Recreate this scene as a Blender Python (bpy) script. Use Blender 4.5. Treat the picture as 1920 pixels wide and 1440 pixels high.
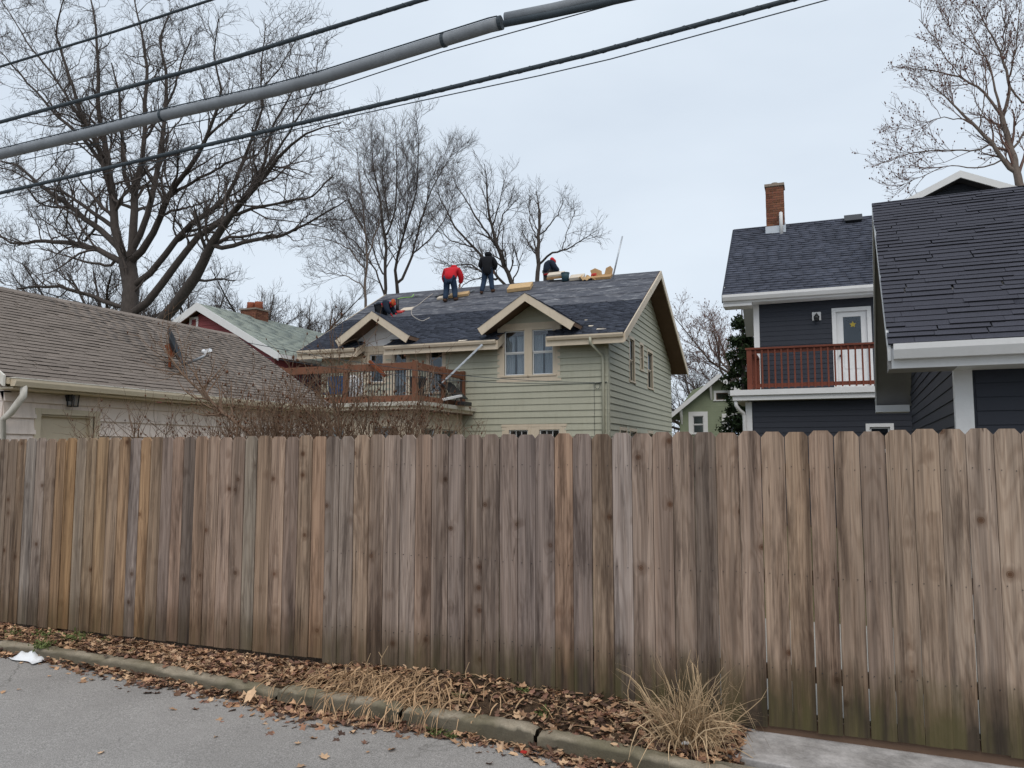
import bpy, math, random
import numpy as np
from mathutils import Vector, Matrix

for o in list(bpy.data.objects):
    bpy.data.objects.remove(o, do_unlink=True)
scene = bpy.context.scene
COL = scene.collection
R = math.radians

# ---------------------------------------------------------------- camera
F_PX = 1466.0; YAW = R(21.6); PITCH = R(5.07); EYE = 1.69
cam_data = bpy.data.cameras.new('camera')
cam_data.sensor_fit = 'HORIZONTAL'; cam_data.sensor_width = 36.0
cam_data.lens = 36.0 * F_PX / 1920.0
cam_data.clip_start = 0.05; cam_data.clip_end = 3000
cam = bpy.data.objects.new('camera', cam_data); COL.objects.link(cam)
cam.location = (0, 0, EYE); cam.rotation_euler = (R(90) + PITCH, 0, YAW)
scene.camera = cam
scene.render.resolution_x = 1024; scene.render.resolution_y = 768
scene.render.engine = 'CYCLES'
scene.view_settings.view_transform = 'Standard'
scene.view_settings.look = 'None'
scene.view_settings.exposure = 0.0
scene.view_settings.gamma = 1.0

# ---------------------------------------------------------------- world: overcast daylight
SUN_EL, SUN_AZ = R(52), R(150)          # azimuth measured from +Y towards +X
world = bpy.data.worlds.new('World'); scene.world = world; world.use_nodes = True
nt = world.node_tree; nt.nodes.clear()
wo = nt.nodes.new('ShaderNodeOutputWorld'); bg = nt.nodes.new('ShaderNodeBackground')
sky = nt.nodes.new('ShaderNodeTexSky'); sky.sky_type = 'NISHITA'; sky.sun_disc = False
sky.sun_elevation = SUN_EL; sky.sun_rotation = SUN_AZ; sky.air_density = 1.0; sky.dust_density = 4.0
tc = nt.nodes.new('ShaderNodeTexCoord'); mp = nt.nodes.new('ShaderNodeMapping'); mp.inputs['Scale'].default_value = (1.5, 1.5, 4.0)
no = nt.nodes.new('ShaderNodeTexNoise'); no.inputs['Scale'].default_value = 1.3; no.inputs['Detail'].default_value = 5; no.inputs['Roughness'].default_value = 0.5
cr = nt.nodes.new('ShaderNodeValToRGB')
cr.color_ramp.elements[0].position = 0.3; cr.color_ramp.elements[0].color = (6.15, 6.9, 7.8, 1)
cr.color_ramp.elements[1].position = 0.7; cr.color_ramp.elements[1].color = (7.2, 7.95, 8.75, 1)
mx = nt.nodes.new('ShaderNodeMix'); mx.data_type = 'RGBA'; mx.inputs[0].default_value = 0.9
nt.links.new(tc.outputs['Generated'], mp.inputs['Vector']); nt.links.new(mp.outputs['Vector'], no.inputs['Vector'])
nt.links.new(no.outputs['Fac'], cr.inputs['Fac'])
nt.links.new(sky.outputs['Color'], mx.inputs[6]); nt.links.new(cr.outputs['Color'], mx.inputs[7])
nt.links.new(mx.outputs[2], bg.inputs['Color']); bg.inputs['Strength'].default_value = 0.118
nt.links.new(bg.outputs['Background'], wo.inputs['Surface'])

sun_d = bpy.data.lights.new('sun', 'SUN'); sun_d.energy = 1.5; sun_d.angle = R(50); sun_d.color = (1.0, 0.90, 0.78)
sun = bpy.data.objects.new('sun', sun_d); COL.objects.link(sun)
sd = Vector((math.sin(SUN_AZ) * math.cos(SUN_EL), math.cos(SUN_AZ) * math.cos(SUN_EL), math.sin(SUN_EL)))
sun.rotation_euler = sd.to_track_quat('Z', 'Y').to_euler()

# ---------------------------------------------------------------- pixel -> place helpers (photo is 1920 x 1440)
_f = np.array([-math.sin(YAW) * math.cos(PITCH), math.cos(YAW) * math.cos(PITCH), math.sin(PITCH)])
_r = np.array([math.cos(YAW), math.sin(YAW), 0.0]); _u = np.cross(_r, _f); _c = np.array([0, 0, EYE])
def ray(x, y): return _f + _r * (x - 960) / F_PX - _u * (y - 720) / F_PX
def hit(x, y, n, p):
    d = ray(x, y); n = np.array(n, float); t = ((np.array(p, float) - _c) @ n) / (d @ n); return Vector(_c + t * d)
def pX(x, y, v): return hit(x, y, (1, 0, 0), (v, 0, 0))
def pY(x, y, v): return hit(x, y, (0, 1, 0), (0, v, 0))
def pZ(x, y, v): return hit(x, y, (0, 0, 1), (0, 0, v))
def proj(p):
    d = np.array(p) - _c; z = d @ _f; return 960 + F_PX * (d @ _r) / z, 720 - F_PX * (d @ _u) / z, z

# ---------------------------------------------------------------- materials
def lin(c): return c / 12.92 if c <= 0.04045 else ((c + 0.055) / 1.055) ** 2.4
def S(h, k=1.0): return tuple(lin(int(h[i:i + 2], 16) / 255) * k for i in (0, 2, 4))
MATS = {}
class NB:
    def __init__(s, name):
        s.m = bpy.data.materials.new(name); s.m.use_nodes = True; s.t = s.m.node_tree
        s.b = s.t.nodes['Principled BSDF']; s.out = s.t.nodes['Material Output']
        s.co = s.n('TexCoord'); MATS[name] = s.m
    def n(s, kind, **kw):
        nd = s.t.nodes.new('ShaderNode' + kind)
        for k, v in kw.items(): setattr(nd, k, v)
        return nd
    def l(s, a, b): s.t.links.new(a, b)
    def mapping(s, scale=(1, 1, 1), src=None, rnd=False):
        mpn = s.n('Mapping'); mpn.inputs['Scale'].default_value = scale
        s.l(src or s.co.outputs['Object'], mpn.inputs['Vector'])
        if rnd:
            oi = s.n('ObjectInfo'); ml = s.n('Math', operation='MULTIPLY'); ml.inputs[1].default_value = 37.0
            s.l(oi.outputs['Random'], ml.inputs[0]); cb = s.n('CombineXYZ')
            for i in range(3): s.l(ml.outputs[0], cb.inputs[i])
            s.l(cb.outputs[0], mpn.inputs['Location'])
        return mpn.outputs[0]
    def noise(s, vec, scale, detail=4, rough=0.55, dist=0.0):
        nd = s.n('TexNoise'); nd.inputs['Scale'].default_value = scale; nd.inputs['Detail'].default_value = detail
        nd.inputs['Roughness'].default_value = rough; nd.inputs['Distortion'].default_value = dist
        s.l(vec, nd.inputs['Vector']); return nd.outputs['Fac']
    def ramp(s, fac, pts):
        r = s.n('ValToRGB'); e = r.color_ramp.elements
        while len(e) < len(pts): e.new(0.5)
        for el, (p, c) in zip(e, pts):
            el.position = p; el.color = (c, c, c, 1) if isinstance(c, (int, float)) else (*c[:3], 1)
        s.l(fac, r.inputs[0]); return r.outputs[0]
    def mix(s, fac, a, b, mode='MIX'):
        m = s.n('Mix'); m.data_type = 'RGBA'; m.blend_type = mode
        for i, v in ((0, fac), (6, a), (7, b)):
            if hasattr(v, 'is_linked'): s.l(v, m.inputs[i])
            elif i == 0: m.inputs[0].default_value = v
            else: m.inputs[i].default_value = (v[0], v[1], v[2], 1) if not isinstance(v, (int, float)) else (v, v, v, 1)
        return m.outputs[2]
    def math(s, op, a, b=0.0):
        m = s.n('Math', operation=op)
        for i, v in ((0, a), (1, b)):
            if hasattr(v, 'is_linked'): s.l(v, m.inputs[i])
            else: m.inputs[i].default_value = v
        return m.outputs[0]
    def bump(s, h, st=0.3, d=0.01):
        b = s.n('Bump'); b.inputs['Strength'].default_value = st; b.inputs['Distance'].default_value = d
        s.l(h, b.inputs['Height']); s.l(b.outputs[0], s.b.inputs['Normal'])
    def col(s, c):
        if hasattr(c, 'is_linked'): s.l(c, s.b.inputs['Base Color'])
        else: s.b.inputs['Base Color'].default_value = (*c[:3], 1)
    def set(s, rough=0.7, spec=0.3, metal=0.0):
        s.b.inputs['Roughness'].default_value = rough; s.b.inputs['Specular IOR Level'].default_value = spec
        s.b.inputs['Metallic'].default_value = metal; return s.m

def plain(name, c, rough=0.7, var=0.18, scale=6.0, bump=0.1, spec=0.3, metal=0.0, dirt=None, stretch=(1, 1, 1), rnd=False):
    """painted / dull surface: base colour with blotchy wear and fine relief"""
    b = NB(name); v = b.mapping(stretch, rnd=rnd)
    n1 = b.noise(v, scale, 5, 0.6); n2 = b.noise(v, scale * 9, 3, 0.6)
    cc = b.mix(b.ramp(n1, [(0.3, 0.0), (0.7, 1.0)]), tuple(x * (1 - var) for x in c), tuple(min(1, x * (1 + var)) for x in c))
    cc = b.mix(b.ramp(n2, [(0.35, 0.5), (0.65, 0.0)]), cc, tuple(x * (1 - var * 1.2) for x in c))
    if dirt:
        n3 = b.noise(b.mapping((2.5, 2.5, 0.35)), 3.0, 5, 0.65)
        cc = b.mix(b.ramp(n3, [(0.5, 0.0), (0.75, 0.65)]), cc, dirt)
    b.col(cc)
    if bump: b.bump(n2, bump, 0.01)
    return b.set(rough, spec, metal)

def tinted(name, c, rough=0.85, scale=60, var=0.35, bump=0.4, amp=1.0):
    """pieces carrying a per-piece tint in the colour attribute 'tint'"""
    b = NB(name); at = b.n('Attribute'); at.attribute_name = 'tint'
    v = b.mapping(); n1 = b.noise(v, scale, 3, 0.7); n2 = b.noise(v, 1.1, 4, 0.6)
    cc = b.mix(1.0, c, at.outputs['Color'], 'MULTIPLY')
    cc = b.mix(1.0, cc, b.ramp(n1, [(0.3, 1 - var), (0.7, 1 + var)]), 'MULTIPLY')
    cc = b.mix(1.0, cc, b.ramp(n2, [(0.3, 0.85), (0.7, 1.15)]), 'MULTIPLY')
    b.col(cc)
    if bump: b.bump(n1, bump, 0.004)
    return b.set(rough, 0.2)

def glass_mat(name, tint=(0.9, 0.95, 1.0)):
    b = NB(name); b.t.nodes.remove(b.b)
    gl = b.n('BsdfGlossy'); gl.inputs['Roughness'].default_value = 0.03
    tr = b.n('BsdfTransparent'); tr.inputs['Color'].default_value = (*[t * 0.9 for t in tint], 1)
    fr = b.n('Fresnel'); fr.inputs['IOR'].default_value = 1.6
    ml = b.math('MULTIPLY', fr.outputs[0], 2.0); ge_ = b.n('NewGeometry'); ad = b.math('MULTIPLY', b.math('ADD', ml, 0.03), b.math('SUBTRACT', 1.0, ge_.outputs['Backfacing']))
    ms = b.n('MixShader'); b.l(ad, ms.inputs[0]); b.l(tr.outputs[0], ms.inputs[1]); b.l(gl.outputs[0], ms.inputs[2])
    b.l(ms.outputs[0], b.out.inputs['Surface']); return b.m

# ---------------------------------------------------------------- mesh helpers
ORG = {}
def tag(o, label=None, cat=None, group=None, kind=None):
    if label: o['label'] = label
    if cat: o['category'] = cat
    if group: o['group'] = group
    if kind: o['kind'] = kind
    return o
def thing(name, loc, label=None, cat=None, group=None, rz=0.0, kind=None):
    o = bpy.data.objects.new(name, None); COL.objects.link(o); o.location = loc; o.rotation_euler = (0, 0, rz)
    o.empty_display_size = 0.2; ORG[o.name] = (0, 0, 0) if rz else tuple(loc)
    return tag(o, label, cat, group, kind)
def fast_mesh(name, V, quads=None, tris=None, tint=None):
    me = bpy.data.meshes.new(name); V = np.asarray(V, np.float32).reshape(-1, 3)
    nq = 0 if quads is None else len(quads); ntr = 0 if tris is None else len(tris)
    me.vertices.add(len(V)); me.vertices.foreach_set('co', V.ravel())
    me.loops.add(nq * 4 + ntr * 3); me.polygons.add(nq + ntr)
    idx = []
    if nq: idx.append(np.asarray(quads, np.int32).ravel())
    if ntr: idx.append(np.asarray(tris, np.int32).ravel())
    me.loops.foreach_set('vertex_index', np.concatenate(idx))
    st = np.concatenate([np.arange(nq) * 4, nq * 4 + np.arange(ntr) * 3]).astype(np.int32)
    me.polygons.foreach_set('loop_start', st)
    me.update(calc_edges=True)
    if tint is not None: set_tint(me, tint)
    return me
def set_tint(me, cols):
    a = me.color_attributes.new('tint', 'FLOAT_COLOR', 'POINT')
    c = np.ones((len(me.vertices), 4), np.float32); c[:, :3] = cols; a.data.foreach_set('color', c.ravel())
def link(name, me, mat, parent=None, smooth=False):
    o = bpy.data.objects.new(name, me); COL.objects.link(o)
    if mat is not None and not len(me.materials): me.materials.append(MATS[mat] if isinstance(mat, str) else mat)
    if parent is not None: o.parent = parent
    if smooth: me.polygons.foreach_set('use_smooth', [True] * len(me.polygons))
    return o
def org_of(parent):
    while parent is not None:
        if parent.name in ORG: return ORG[parent.name]
        parent = parent.parent
    return (0, 0, 0)

class Frame:                                    # wall frame: a along the wall, z up, n outwards
    def __init__(s, O, A, N): s.O, s.A, s.N = Vector(O), Vector(A), Vector(N)
    def __call__(s, a, z, n): return s.O + s.A * a + Vector((0, 0, z)) + s.N * n
class MB:
    def __init__(s): s.v, s.f, s.t = [], [], []
    def hexa(s, p, tint=None):                  # 8 corners: bottom ring 0-3, top ring 4-7
        i = len(s.v); s.v += [tuple(q) for q in p]
        s.f += [(i, i + 3, i + 2, i + 1), (i + 4, i + 5, i + 6, i + 7)] + [(i + k, i + (k + 1) % 4, i + 4 + (k + 1) % 4, i + 4 + k) for k in range(4)]
        return s
    def box(s, x0, x1, y0, y1, z0, z1):
        return s.hexa([(x0, y0, z0), (x1, y0, z0), (x1, y1, z0), (x0, y1, z0), (x0, y0, z1), (x1, y0, z1), (x1, y1, z1), (x0, y1, z1)])
    def fbox(s, f, a0, a1, z0, z1, n0, n1):
        return s.hexa([f(a0, z0, n0), f(a1, z0, n0), f(a1, z0, n1), f(a0, z0, n1), f(a0, z1, n0), f(a1, z1, n0), f(a1, z1, n1), f(a0, z1, n1)])
    def obox(s, c, u, v, w, hu, hv, hw):        # oriented box about c
        c, u, v, w = Vector(c), Vector(u).normalized() * hu, Vector(v).normalized() * hv, Vector(w).normalized() * hw
        return s.hexa([c - u - v - w, c + u - v - w, c + u + v - w, c - u + v - w, c - u - v + w, c + u - v + w, c + u + v + w, c - u + v + w])
    def bar(s, p, q, w, h, up=(0, 0, 1)):
        p, q = Vector(p), Vector(q); d = (q - p); L = d.length; d.normalize(); up = Vector(up)
        if abs(d.dot(up)) > 0.98: up = Vector((0, 1, 0))
        sd_ = d.cross(up).normalized(); u2 = sd_.cross(d)
        return s.obox((p + q) / 2, d, sd_, u2, L / 2, w / 2, h / 2)
    def prism(s, poly, vec):                    # polygon (3D points) pushed along vec
        i = len(s.v); n = len(poly); vec = Vector(vec)
        s.v += [tuple(p) for p in poly] + [tuple(Vector(p) + vec) for p in poly]
        s.f += [tuple(range(i + n - 1, i - 1, -1)), tuple(range(i + n, i + 2 * n))]
        s.f += [(i + k, i + (k + 1) % n, i + n + (k + 1) % n, i + n + k) for k in range(n)]
        return s
    def face(s, pts):
        i = len(s.v); s.v += [tuple(p) for p in pts]; s.f.append(tuple(range(i, i + len(pts)))); return s
    def tube(s, pts, rad, n=8, cap=True):
        pts = [Vector(p) for p in pts]; k = len(pts); i = len(s.v)
        rad = [rad] * k if isinstance(rad, (int, float)) else rad
        ref = None
        for j, p in enumerate(pts):
            t = (pts[min(j + 1, k - 1)] - pts[max(j - 1, 0)]).normalized()
            if ref is None: ref = t.cross(Vector((0, 0, 1)) if abs(t.z) < 0.9 else Vector((1, 0, 0))).normalized()
            ref = (ref - t * ref.dot(t)).normalized(); b = t.cross(ref)
            for m in range(n):
                a = 2 * math.pi * m / n; s.v.append(tuple(p + (ref * math.cos(a) + b * math.sin(a)) * rad[j]))
        for j in range(k - 1):
            for m in range(n): s.f.append((i + j * n + m, i + j * n + (m + 1) % n, i + (j + 1) * n + (m + 1) % n, i + (j + 1) * n + m))
        if cap: s.f += [tuple(range(i + n - 1, i - 1, -1)), tuple(range(i + (k - 1) * n, i + k * n))]
        return s
    def cone(s, p, q, r0, r1, n=16): return s.tube([p, q], [r0, r1], n)
    def build(s, name, mat, parent=None, smooth=False, bevel=0.0):
        o_ = org_of(parent); me = bpy.data.meshes.new(name)
        me.from_pydata([(x - o_[0], y - o_[1], z - o_[2]) for x, y, z in s.v], [], s.f); me.update()
        ob = link(name, me, mat, parent, smooth)
        if bevel:
            m = ob.modifiers.new('bevel', 'BEVEL'); m.width = bevel; m.segments = 2; m.limit_method = 'ANGLE'
        return ob
def part(name, mat, parent, fn, *a, **kw):
    m = MB(); getattr(m, fn)(*a); return m.build(name, mat, parent, **kw)

# wall core with openings, clapboards, windows ------------------------------------------------
def wall_core(parent, f, a0, a1, z0, z1, ops, mat, thick=0.12, name='wall', gable=None):
    A = sorted({a0, a1, *[min(max(v, a0), a1) for o in ops for v in o[:2]]}); Z = sorted({z0, z1, *[min(max(v, z0), z1) for o in ops for v in o[2:4]]})
    m = MB()
    for i in range(len(A) - 1):
        for j in range(len(Z) - 1):
            ca, cz = (A[i] + A[i + 1]) / 2, (Z[j] + Z[j + 1]) / 2
            if any(o[0] < ca < o[1] and o[2] < cz < o[3] for o in ops): continue
            m.fbox(f, A[i], A[i + 1], Z[j], Z[j + 1], -thick, 0)
    if gable: m.prism([f(a, z, -thick) for a, z in gable], f.N * thick)
    return m.build(name, mat, parent)
rngS = random.Random(5)
def siding(parent, f, a0, a1, z0, z1, expo, ops, mat, rng=None, lap=0.02):
    k = 0; z = z0
    while z < z1 - 0.02:
        zt = min(z + expo, z1); lo = rng(z) if rng else (a0, a1); hi = rng(zt) if rng else (a0, a1)
        segs = [(lo, hi)]; cz = (z + zt) / 2
        for o in ops:
            if o[2] < cz < o[3]:
                new = []
                for (l, h) in segs:
                    if o[0] > l[0] and o[1] < l[1]:
                        new += [((l[0], o[0]), (h[0], o[0])), ((o[1], l[1]), (o[1], h[1]))]
                    elif o[0] <= l[0] < o[1] < l[1]: new.append(((o[1], l[1]), (o[1], h[1])))
                    elif l[0] < o[0] < l[1] <= o[1]: new.append(((l[0], o[0]), (h[0], o[0])))
                    elif o[0] <= l[0] and o[1] >= l[1]: pass
                    else: new.append((l, h))
                segs = new
        for (l, h) in segs:
            if l[1] - l[0] < 0.03 or h[1] - h[0] < 0.02: continue
            t = lap * rngS.uniform(0.85, 1.2); zz = z + rngS.uniform(-0.002, 0.002)
            m = MB(); m.hexa([f(l[0], zz, 0.001), f(l[1], zz, 0.001), f(l[1], zz, t), f(l[0], zz, t),
                              f(h[0], zt, 0.001), f(h[1], zt, 0.001), f(h[1], zt, 0.004), f(h[0], zt, 0.004)])
            m.build('siding_board', mat, parent)
        z += expo
def window(parent, f, a0, a1, z0, z1, trim, sash, cw=0.11, proud=0.035, curtain=None, split=0.5, sill=True, muntins=0, name='window', glass='glass'):
    """casing with its sashes, panes and curtain as sub-parts; a0..z1 is the opening"""
    m = MB()
    m.fbox(f, a0 - cw, a0, z0, z1 + cw, -0.02, proud).fbox(f, a1, a1 + cw, z0, z1 + cw, -0.02, proud)
    m.fbox(f, a0, a1, z1, z1 + cw, -0.02, proud + 0.004)
    w = m.build(name, trim, parent)
    if sill: MB().fbox(f, a0 - cw - 0.03, a1 + cw + 0.03, z0 - 0.06, z0, -0.02, proud + 0.03).build('sill', trim, w)
    zs = [z0, z0 + (z1 - z0) * split, z1] if split else [z0, z1]
    for k in range(len(zs) - 1):
        d = -0.045 if k == 0 and split else -0.02; b0, b1 = zs[k], zs[k + 1]; sw = 0.04
        q = MB(); q.fbox(f, a0, a0 + sw, b0, b1, d - 0.03, d).fbox(f, a1 - sw, a1, b0, b1, d - 0.03, d)
        q.fbox(f, a0 + sw, a1 - sw, b0, b0 + sw, d - 0.03, d - 0.002).fbox(f, a0 + sw, a1 - sw, b1 - sw, b1, d - 0.03, d - 0.002)
        for i in range(muntins if k == len(zs) - 2 else 0):
            x = a0 + sw + (a1 - a0 - 2 * sw) * (i + 1) / (muntins + 1); q.fbox(f, x - 0.012, x + 0.012, b0 + sw, b1 - sw, d - 0.026, d - 0.006)
        q.build('sash', sash, w)
        MB().fbox(f, a0 + sw, a1 - sw, b0 + sw, b1 - sw, d - 0.02, d - 0.014).build('pane', glass, w)
    if curtain:
        n = 24; i0 = MB()
        for k in range(n):
            x0, x1 = a0 + (a1 - a0) * k / n, a0 + (a1 - a0) * (k + 1) / n
            if curtain == 'gap' and 0.44 < (k + 0.5) / n < 0.54: continue
            da, db = -0.16 + 0.025 * math.sin(k * 1.9), -0.16 + 0.025 * math.sin((k + 1) * 1.9)
            zt = z1 - 0.02 if curtain == 'gap' else z0 + (z1 - z0) * 0.62
            i0.face([f(x0, z0, da), f(x1, z0, db), f(x1, zt, db), f(x0, zt, da)])
        i0.build('curtain', 'curtain', w)
    return w

# roof slope of single shingles -----------------------------------------------------------------
SH_TPL = {}; CUT_SHADE = 0.28
def shingle_slope(parent, P0, U, V, ulen, vlen, tabw, expo, mat, seed, n_single=0, skip=None, thick=0.012, jit=0.15, tv=0.22, xf=None, vstart=0.0, wav=0.3):
    rg = random.Random(seed); P0, U, V = Vector(P0), Vector(U).normalized(), Vector(V).normalized(); N = U.cross(V).normalized()
    tabs = []; k = 0; v = vstart
    while v < vlen - 0.01:
        u = -rg.random() * tabw
        while u < ulen:
            w = tabw * (1 + rg.uniform(-jit, jit)); u0, u1 = max(u, 0), min(u + w, ulen)
            if u1 - u0 > 0.03 and not (skip and skip((u0 + u1) / 2, v + expo / 2)):
                tabs.append((u0 + 0.002, u1 - 0.002, max(0.0, v + rg.uniform(-0.006, 0.006) + wav * (0.007 * math.sin(u * 1.1 + v * 9.0) + 0.005 * math.sin(u * 2.9 + v * 23.0))), min(v + expo * 1.2, vlen), thick * rg.uniform(0.75, 1.7), 1 + rg.uniform(-tv, tv)))
            u += w
        v += expo
    sc = []
    for t in tabs:
        c = P0 + U * (t[0] + t[1]) / 2 + V * t[2]
        x, y, z = proj(xf @ c if xf else c); ins = -40 < x < 1960 and -40 < y < 830
        sc.append((z if ins else 1e3 + z))
    order = sorted(range(len(tabs)), key=lambda i: sc[i]); single = set(order[:n_single])
    o_ = Vector(org_of(parent))
    Vx, Q, T = [], [], []
    B = Matrix((U, V, N)).transposed().to_4x4()
    for i, (u0, u1, v0, v1, th, tn) in enumerate(tabs):
        if i in single:
            key = (mat, round((u1 - u0) / 0.03), round((v1 - v0) / 0.01), round(th / 0.004), round(tn * 8))
            if key not in SH_TPL:
                w, h = u1 - u0, v1 - v0
                me = bpy.data.meshes.new('shingle'); t_ = th
                me.from_pydata([(-w / 2, 0, 0.001), (w / 2, 0, 0.001), (w / 2, 0, t_ + .002), (-w / 2, 0, t_ + .002), (-w / 2, h, .001), (w / 2, h, .001), (w / 2, h, .004), (-w / 2, h, .004), (w / 2, 0, t_ + .002), (-w / 2, 0, t_ + .002)], [],
                               [(0, 1, 8, 9), (3, 2, 6, 7), (0, 3, 7, 4), (1, 5, 6, 2)])
                ct = np.full((10, 3), tn); ct[[0, 1, 8, 9]] = CUT_SHADE * tn; set_tint(me, ct); SH_TPL[key] = me     # dark cut edge, its tint also painting the shadow line of each course
            ob = link('shingle', SH_TPL[key], mat, parent)
            M = B.copy(); M.translation = P0 + U * (u0 + u1) / 2 + V * v0 - o_; ob.matrix_local = M
        else:
            b = len(Vx)
            for (uu, vv, nn) in ((u0, v0, .001), (u1, v0, .001), (u1, v0, th + .002), (u0, v0, th + .002), (u0, v1, .001), (u1, v1, .001), (u1, v1, .004), (u0, v1, .004), (u1, v0, th + .002), (u0, v0, th + .002)):
                Vx.append(P0 + U * uu + V * vv + N * nn - o_)
            Q += [(b, b + 1, b + 8, b + 9), (b + 3, b + 2, b + 6, b + 7), (b, b + 3, b + 7, b + 4), (b + 1, b + 5, b + 6, b + 2)]; T += [(CUT_SHADE * tn,) * 3] * 2 + [(tn, tn, tn)] * 6 + [(CUT_SHADE * tn,) * 3] * 2
    if Vx:
        me = fast_mesh('shingle_field', np.array([tuple(p) for p in Vx]), quads=Q, tint=np.array(T))
        ob = link('shingle_field', me, mat, parent); ob['kind'] = 'stuff'

# branching wood (numpy batches) ------------------------------------------------------------------
def unit(a): return a / np.maximum(np.linalg.norm(a, axis=-1, keepdims=True), 1e-9)
def resample(pts, k):
    pts = np.array(pts, float); d = np.r_[0, np.cumsum(np.linalg.norm(np.diff(pts[:, :3], axis=0), axis=1))]
    t = np.linspace(0, d[-1], k); return np.stack([np.interp(t, d, pts[:, i]) for i in range(pts.shape[1])], 1)
def spawn(P, rg, per_m, k, lmin, lmax, ang, rfac, rmin, trop=0.15, jit=0.25, t0=0.15, taper=0.6, grav=0.0, rend=0.3):
    """children of the polylines P (n,k0,4): returns (m,k,4)"""
    n, k0, _ = P.shape; seg = np.linalg.norm(np.diff(P[:, :, :3], axis=1), axis=2); L = seg.sum(1)
    cnt = np.maximum(1, np.round(per_m * L + rg.uniform(-.4, .6, n))).astype(int)
    pi = np.repeat(np.arange(n), cnt); m = len(pi); t = t0 + (1 - t0) * rg.random(m) ** 0.85
    x = t * (k0 - 1); i = np.minimum(x.astype(int), k0 - 2); fr = (x - i)[:, None]
    A, B = P[pi, i], P[pi, i + 1]; st = A * (1 - fr) + B * fr; tan = unit(B[:, :3] - A[:, :3])
    rp = unit(np.cross(tan, rg.normal(size=(m, 3)))); th = np.radians(rg.uniform(ang[0], ang[1], m))[:, None]
    d = unit(tan * np.cos(th) + rp * np.sin(th) + np.array([0, 0, trop]))
    ln = rg.uniform(lmin, lmax, m) * (1 - taper * t)
    r0 = np.maximum(np.minimum(st[:, 3] * rfac, ln * 0.03 + rmin), rmin)
    out = np.zeros((m, k, 4)); out[:, 0, :3] = st[:, :3]; out[:, 0, 3] = r0
    for j in range(1, k):
        d = unit(d + rg.normal(size=(m, 3)) * jit + np.array([0, 0, trop * 0.6 - grav * j / k]))
        out[:, j, :3] = out[:, j - 1, :3] + d * (ln / (k - 1))[:, None]
        out[:, j, 3] = r0 * (1 - (1 - rend) * j / (k - 1))
    return out
def tubes(groups, sides):
    V, Q, b = [], [], 0
    for P, s in zip(groups, sides):
        if P is None or not len(P): continue
        n, k, _ = P.shape; pts = P[:, :, :3]
        tan = np.gradient(pts, axis=1); tan = unit(tan)
        ov = unit(pts[:, -1] - pts[:, 0]); ref = unit(np.cross(ov, np.where(np.abs(ov[:, 2:3]) < .8, [[0, 0, 1.]], [[1., 0, 0]])))[:, None, :]
        e1 = unit(ref - tan * (ref * tan).sum(-1, keepdims=True)); e2 = np.cross(tan, e1)
        a = np.arange(s) * 2 * np.pi / s
        ring = pts[:, :, None, :] + P[:, :, 3][:, :, None, None] * (np.cos(a)[None, None, :, None] * e1[:, :, None, :] + np.sin(a)[None, None, :, None] * e2[:, :, None, :])
        V.append(ring.reshape(-1, 3))
        I = np.arange(n)[:, None, None] * (k * s) + np.arange(k - 1)[None, :, None] * s; m0 = np.arange(s)[None, None, :]; m1 = (m0 + 1) % s
        q = np.stack([I + m0, I + m1, I + s + m1, I + s + m0], -1).reshape(-1, 4); Q.append(q + b); b += n * k * s
    return np.concatenate(V), np.concatenate(Q)
def wood_obj(name, groups, sides, mat, parent, smooth=True):
    V, Q = tubes(groups, sides); V = V - np.array(org_of(parent)); me = fast_mesh(name, V, quads=Q); return link(name, me, mat, parent, smooth)

# ================================================================= MATERIALS
plain('gh_siding', S('adad9d'), 0.65, 0.05, 1.5, 0.05, dirt=S('9f9e8d'))
plain('gh_trim', S('cbbeab'), 0.6, 0.06, 2.5, 0.05, dirt=S('bdae99'))
plain('gh_soffit', S('6a5546'), 0.8, 0.12, 3, 0.1)
plain('gh_white', S('ebecef'), 0.6, 0.06, 2, 0.05)
tinted('gh_shingle', S('434854'), 0.9, 70, 0.3)
plain('roof_deck', S('3c3c40'), 0.9, 0.15, 5)
plain('lg_siding', S('eadcd2'), 0.7, 0.05, 1.6, 0.06, dirt=S('c5b6aa'))
plain('lg_trim', S('cfc2ab'), 0.6, 0.08, 3, 0.05)
plain('lg_door', S('cdbfa8'), 0.6, 0.05, 2, 0.03)
tinted('lg_shingle', S('7a716a'), 0.92, 60, 0.3)
plain('old_white', S('dad6cd'), 0.6, 0.1, 3, 0.06, dirt=S('8a7f70'))
plain('rh_siding', S('8a4a4d'), 0.75, 0.08, 2)
tinted('rh_shingle', S('8b938c'), 0.95, 30, 0.15, 0.2)
plain('rh_roof', S('8a938c'), 0.95, 0.14, 1.2, 0.25)
plain('white_paint', S('d8d9da'), 0.5, 0.05, 3, 0.03)
plain('bh_siding', S('2a2e38'), 0.55, 0.08, 2, 0.05)
tinted('bh_shingle', S('474b57'), 0.93, 70, 0.35)
tinted('bg_shingle', S('41424b'), 0.93, 90, 0.35)
plain('bg_soffit', S('8f8d8c'), 0.6, 0.08, 3, 0.05)
plain('fg_siding', S('868f78'), 0.7, 0.1, 2)
plain('deck_brown', S('744d3a'), 0.7, 0.16, 3, 0.15, stretch=(1, 1, 1))
plain('deck_red', S('6e3a2a'), 0.6, 0.16, 4, 0.12)
plain('black_metal', S('1c1e22'), 0.45, 0.1, 8, 0.0, spec=0.5)
plain('grey_metal', S('8d9298'), 0.4, 0.1, 8, 0.03, metal=0.6)
plain('light_metal', S('b9bfc6'), 0.38, 0.08, 8, 0.03, metal=0.5)
plain('dish_dark', S('2b3036'), 0.5, 0.1, 8)
plain('rust', S('7a4126'), 0.85, 0.3, 12, 0.3)
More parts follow.
